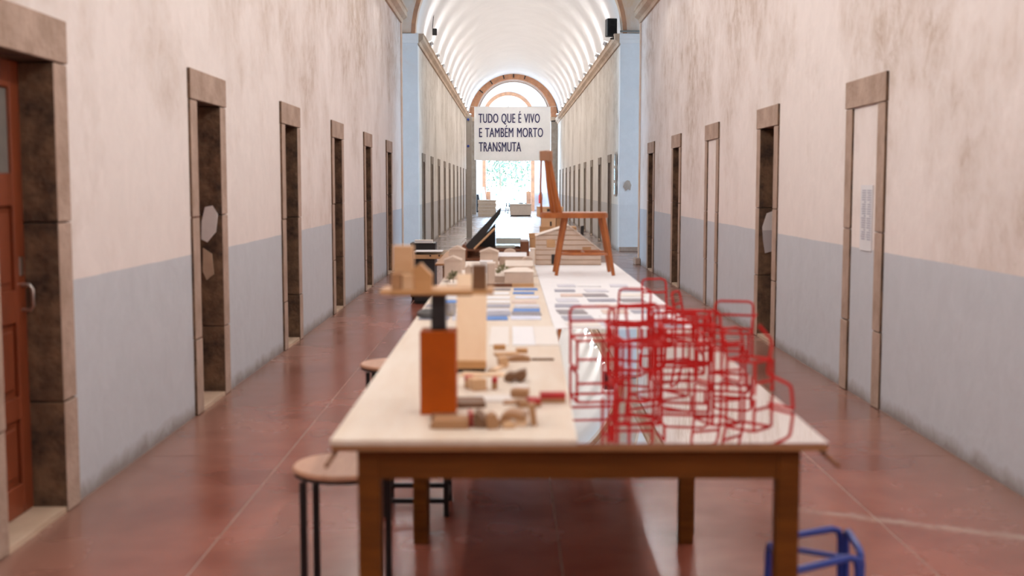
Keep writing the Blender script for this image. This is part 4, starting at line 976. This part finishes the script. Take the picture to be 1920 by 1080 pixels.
# ================================================================ CARDBOARD HOUSE AND BOXES
YH = at_z(1065, 497, TZ).y
t = empty('cardboard_house', (at_y(1065, 497, YH).x, YH, TZ), 'beige card house with clapboard gable front behind the chair', 'model')
def hp2(px, py, dy=0): p = at_y(px, py, YH); return (p.x - t.location.x, dy, max(0, p.z - TZ))
G = [hp2(1004, 497), hp2(1127, 497), hp2(1127, 470), hp2(1066, 423), hp2(1004, 443)]
q = MB(); q.prism([(x, .006, z) for x, y_, z in G], (0, .26, 0)); q.build('walls', M_CARTON, t)  # darker card behind the planks deepens the shade in their gaps by colour
def clip(poly, z0, z1):
    def cut(poly, zc, keep_above):
        out = []
        for i in range(len(poly)):
            a_, b_ = poly[i], poly[(i + 1) % len(poly)]; ia, ib = ((a_[1] >= zc) == keep_above), ((b_[1] >= zc) == keep_above)
            if ia: out.append(a_)
            if ia != ib:
                k = (zc - a_[1]) / (b_[1] - a_[1]); out.append((a_[0] + (b_[0] - a_[0]) * k, zc))
        return out
    return cut(cut(poly, z0, True), z1, False)
poly = [(x, z) for x, y_, z in G]; zmax = max(z for x, z in poly); nb = 8
for k in range(nb):
    z0, z1 = zmax * k / nb + .0055, zmax * (k + 1) / nb
    pc = clip(poly, z0, z1)
    if len(pc) >= 3:
        q = MB(); q.prism([(x, -.0 + 0, z) for x, z in pc], (0, .007, 0)); q.build('plank', M_CARD, t)
for (xa, ya, xb, yb, m, nm) in ((1025, 464, 1041, 449, M_CARTON, 'window_flap'), (1092, 475, 1108, 463, M_MIDW, 'window_flap'), (1034, 495, 1041, 477, M_BLACK, 'door_opening')):
    a_, b_ = hp2(xa, ya), hp2(xb, yb); q = MB(); q.box(a_[0], b_[0], -.004, .004, a_[2], b_[2]); q.build(nm, m, t)
for (ia, ib) in ((4, 3), (3, 2)):
    (x0_, _, z0_), (x1_, _, z1_) = G[ia], G[ib]; q = MB(); q.prism([(x0_, -.012, z0_), (x1_, -.012, z1_), (x1_, -.012, z1_ + .006), (x0_, -.012, z0_ + .006)], (0, .285, 0)); q.build('roof_sheet', M_CARDTOP, t)
def carton(px0, px1, pyt, pyb, y, d, m, label, hole=None, z0=None):
    xa, xb = at_y(px0, pyt, y).x, at_y(px1, pyt, y).x; za = z0 if z0 is not None else at_y(px0, pyb, y).z; zb = at_y(px0, pyt, y).z
    t = empty('carton', ((xa + xb) / 2, y + d / 2, za), label, 'carton', 'cartons behind the card house'); hw = (xb - xa) / 2
    q = MB(); q.box(-hw, hw, -d / 2, d / 2, 0, zb - za - .006); q.build('body', m, t, bevel=.002)
    q = MB(); q.box(-hw - .003, hw + .003, -d / 2 - .003, d / 2 + .003, zb - za - .006, zb - za); q.build('lid', m, t)
    if hole:
        q = MB(); hx0, hx1, hz0, hz1 = hole; q.box((hx0 - .5) * 2 * hw, (hx1 - .5) * 2 * hw, -d / 2 - .003, -d / 2 + .002, hz0 * (zb - za), hz1 * (zb - za)); q.build('cut_hole', M_BLACK, t)
    return zb
Mc1 = mat('pale_carton', (.62, .41, .25), .8, var=.1)
z_ = carton(1013, 1081, 426, 485, 10.15, .30, M_CARTON, 'largest brown carton, bottom of the stack behind the card house', (.42, .5, .72, .9), z0=TZ)
z2_ = carton(1015, 1042, 407, 426, 10.18, .2, Mc1, 'pale carton with a small slot, second in the stack', (.6, .72, .1, .55), z0=z_)
carton(1043, 1057, 408, 426, 10.18, .2, M_MIDW, 'narrow darker carton beside the pale one with a slot', None, z0=z_)
carton(1007, 1056, 388, 407, 10.17, .2, Mc1, 'topmost pale carton with a round dark hole', (.38, .58, .35, .8), z0=z2_)
z3 = carton(994, 1003, 466, 487, 10.0, .12, M_CARDTOP, 'narrow white carton beside the card house wall', None, z0=TZ)
z4 = carton(993, 1005, 446, 466, 10.0, .12, M_CARTON, 'small brown carton on the narrow white one', None, z0=z3)
carton(992, 1012, 438, 446, 10.0, .12, M_CARTON, 'flat brown carton lid on the small brown carton', None, z0=z4)
p = at_y(1088, 430, 10.4); t = empty('black_card', (p.x + .005, 10.4, TZ), 'narrow black card panel standing behind the card house roof', 'panel')
q = MB(); q.prism([(-.012, 0, 0), (.012, 0, 0), (.03, 0, at_y(1091, 423, 10.4).z - TZ), (.0, 0, at_y(1091, 424, 10.4).z - TZ)], (0, .02, 0)); q.build('card', M_BLACK, t)
q = MB(); q.box(-.03, .03, -.02, .05, 0, .008); q.build('foot', M_BLACK, t)

# ================================================================ SMALL PIANO
YP = 9.95
t = empty('grand_piano_model', (at_y(925, 470, YP).x, YP, TZ), 'brown piano model with a raised black lid, behind the model town', 'piano')
def pp(px, py, dy=0): p = at_y(px, py, YP); return (p.x - t.location.x, dy, max(p.z - TZ, 0))
def pbox(name, xa, ya, xb, yb, d0, d1, m, bev=.002):
    a_, b_ = pp(xa, yb), pp(xb, ya); q = MB(); q.box(a_[0], b_[0], d0, d1, a_[2], b_[2]); return q.build(name, m, t, bevel=bev)
pbox('case_bottom', 866, 484, 992, 493, 0, .42, M_PIANO)
pbox('left_cheek', 864, 463, 876, 484, 0, .42, M_PIANO)
pbox('right_cheek', 976, 453, 992, 484, 0, .42, M_PIANO)
pbox('front_rail', 876, 467, 976, 471, 0, .03, M_PIANO)
pbox('back_rail', 876, 466, 976, 484, .39, .42, M_PIANO)
for xa in (872, 918, 968):
    pbox('leg', xa, 493, xa + 5, 510, .02, .05, M_PIANO, 0); pbox('leg', xa, 493, xa + 5, 510, .36, .39, M_PIANO, 0)
M_PALEGREEN = mat('pale_green_strings', (.62, .70, .66), .4, var=.1, stretch=(8, 1, 1))
pbox('string_panel', 929, 449, 978, 461, .30, .31, M_PALEGREEN, 0); pbox('string_panel', 929, 462, 966, 467, .2, .21, M_PALEGREEN, 0)
q = MB(); q.prism([pp(869, 467, .0), pp(876, 457, .0), pp(940, 388, .0), pp(938, 402, .0), pp(890, 467, .0)], (0, .40, 0)); q.build('lid', M_BLACK, t)
q = MB(); q.prism([pp(888, 467, .38), pp(928, 420, .38), pp(928, 467, .38)], (0, .02, 0)); q.build('lid_gusset', M_BLACK, t)
q = MB(); a_, b_ = pp(889, 467, -.004), pp(928, 428, -.004); q.tube([a_, b_], .009, 6); q.build('prop_stick', M_LIGHTW, t)
q = MB(); q.prism([pp(862, 466, -.004), pp(870, 457, -.004), pp(878, 468, -.004), pp(872, 470, -.004)], (0, .4, 0)); q.build('hinge_rail', M_PIANO, t)

# ================================================================ STOOLS
def stool(cx, cy, zs_, r, label, rails=False):
    t = empty('round_stool', (cx, cy, 0), label, 'stool', 'round stools under the tables')
    q = MB(); q.lathe([(r - .012, zs_ - .024), (r, zs_ - .016), (r, zs_ - .006), (r - .006, zs_), (.02, zs_)], n=40); q.build('seat', M_SEAT, t, smooth=True)
    q = MB(); q.lathe([(r - .015, zs_ - .034), (r - .004, zs_ - .030), (r - .006, zs_ - .024)], n=32); q.build('seat_rim', M_BLKMET, t)
    a_ = r * .70
    for sx in (-1, 1):
        for sy in (-1, 1):
            q = MB(); q.box(sx * a_ - .011, sx * a_ + .011, sy * a_ - .011, sy * a_ + .011, 0, zs_ - .034); q.build('leg', M_BLKMET, t)
    for sgn in ((-1, 1) if rails else ()):
        q = MB(); q.box(-a_, a_, sgn * a_ - .008, sgn * a_ + .008, .06, .08); q.build('stretcher', M_BLKMET, t)
        q = MB(); q.box(sgn * a_ - .008, sgn * a_ + .008, -a_, a_, .06, .08); q.build('stretcher', M_BLKMET, t)
    return t
c = at_z(650, 869, .46); stool(c.x, c.y, .46, .19, 'round wooden stool with black legs beside the nearest table leg')
c = at_z(770, 680, .46); stool(at_z(676, 680, .46).x + .19, c.y, .46, .19, 'round wooden stool tucked under the second table')
stool(-.41, 5.18, .46, .19, 'round stool wholly under the table, only its black legs showing', True)
# blue tubular stool frame
zt = .42
A, B_, C_, D_ = at_z(1440, 1012, zt), at_z(1585, 988, zt), at_z(1617, 1040, zt), at_z(1470, 1075, zt)
cx, cy = (A.x + C_.x) / 2, (A.y + C_.y) / 2
t = empty('blue_stool_frame', (cx, cy, 0), 'blue tubular stool frame without seat beside the mirror-side table leg', 'stool')
def lo(v, z=None, k=1.0): return Vector(((v.x - cx) * k, (v.y - cy) * k, zt if z is None else z))
for n_, (u, v) in enumerate(((A, B_), (B_, C_), (C_, D_), (D_, A))):
    dirv = (lo(v) - lo(u)).normalized() * .018
    q = MB(); q.tube(rounded([lo(u, 0, 1.06) + dirv, lo(u) + dirv, lo(v) - dirv, lo(v, 0, 1.06) - dirv], .035), .0105, 8); q.build('bent_leg', M_BLUE, t, smooth=True)
q = MB(); q.tube([lo(A, zt - .0165), lo(C_, zt - .0165)], .008, 8); q.build('cross_bar', M_BLUE, t, smooth=True)
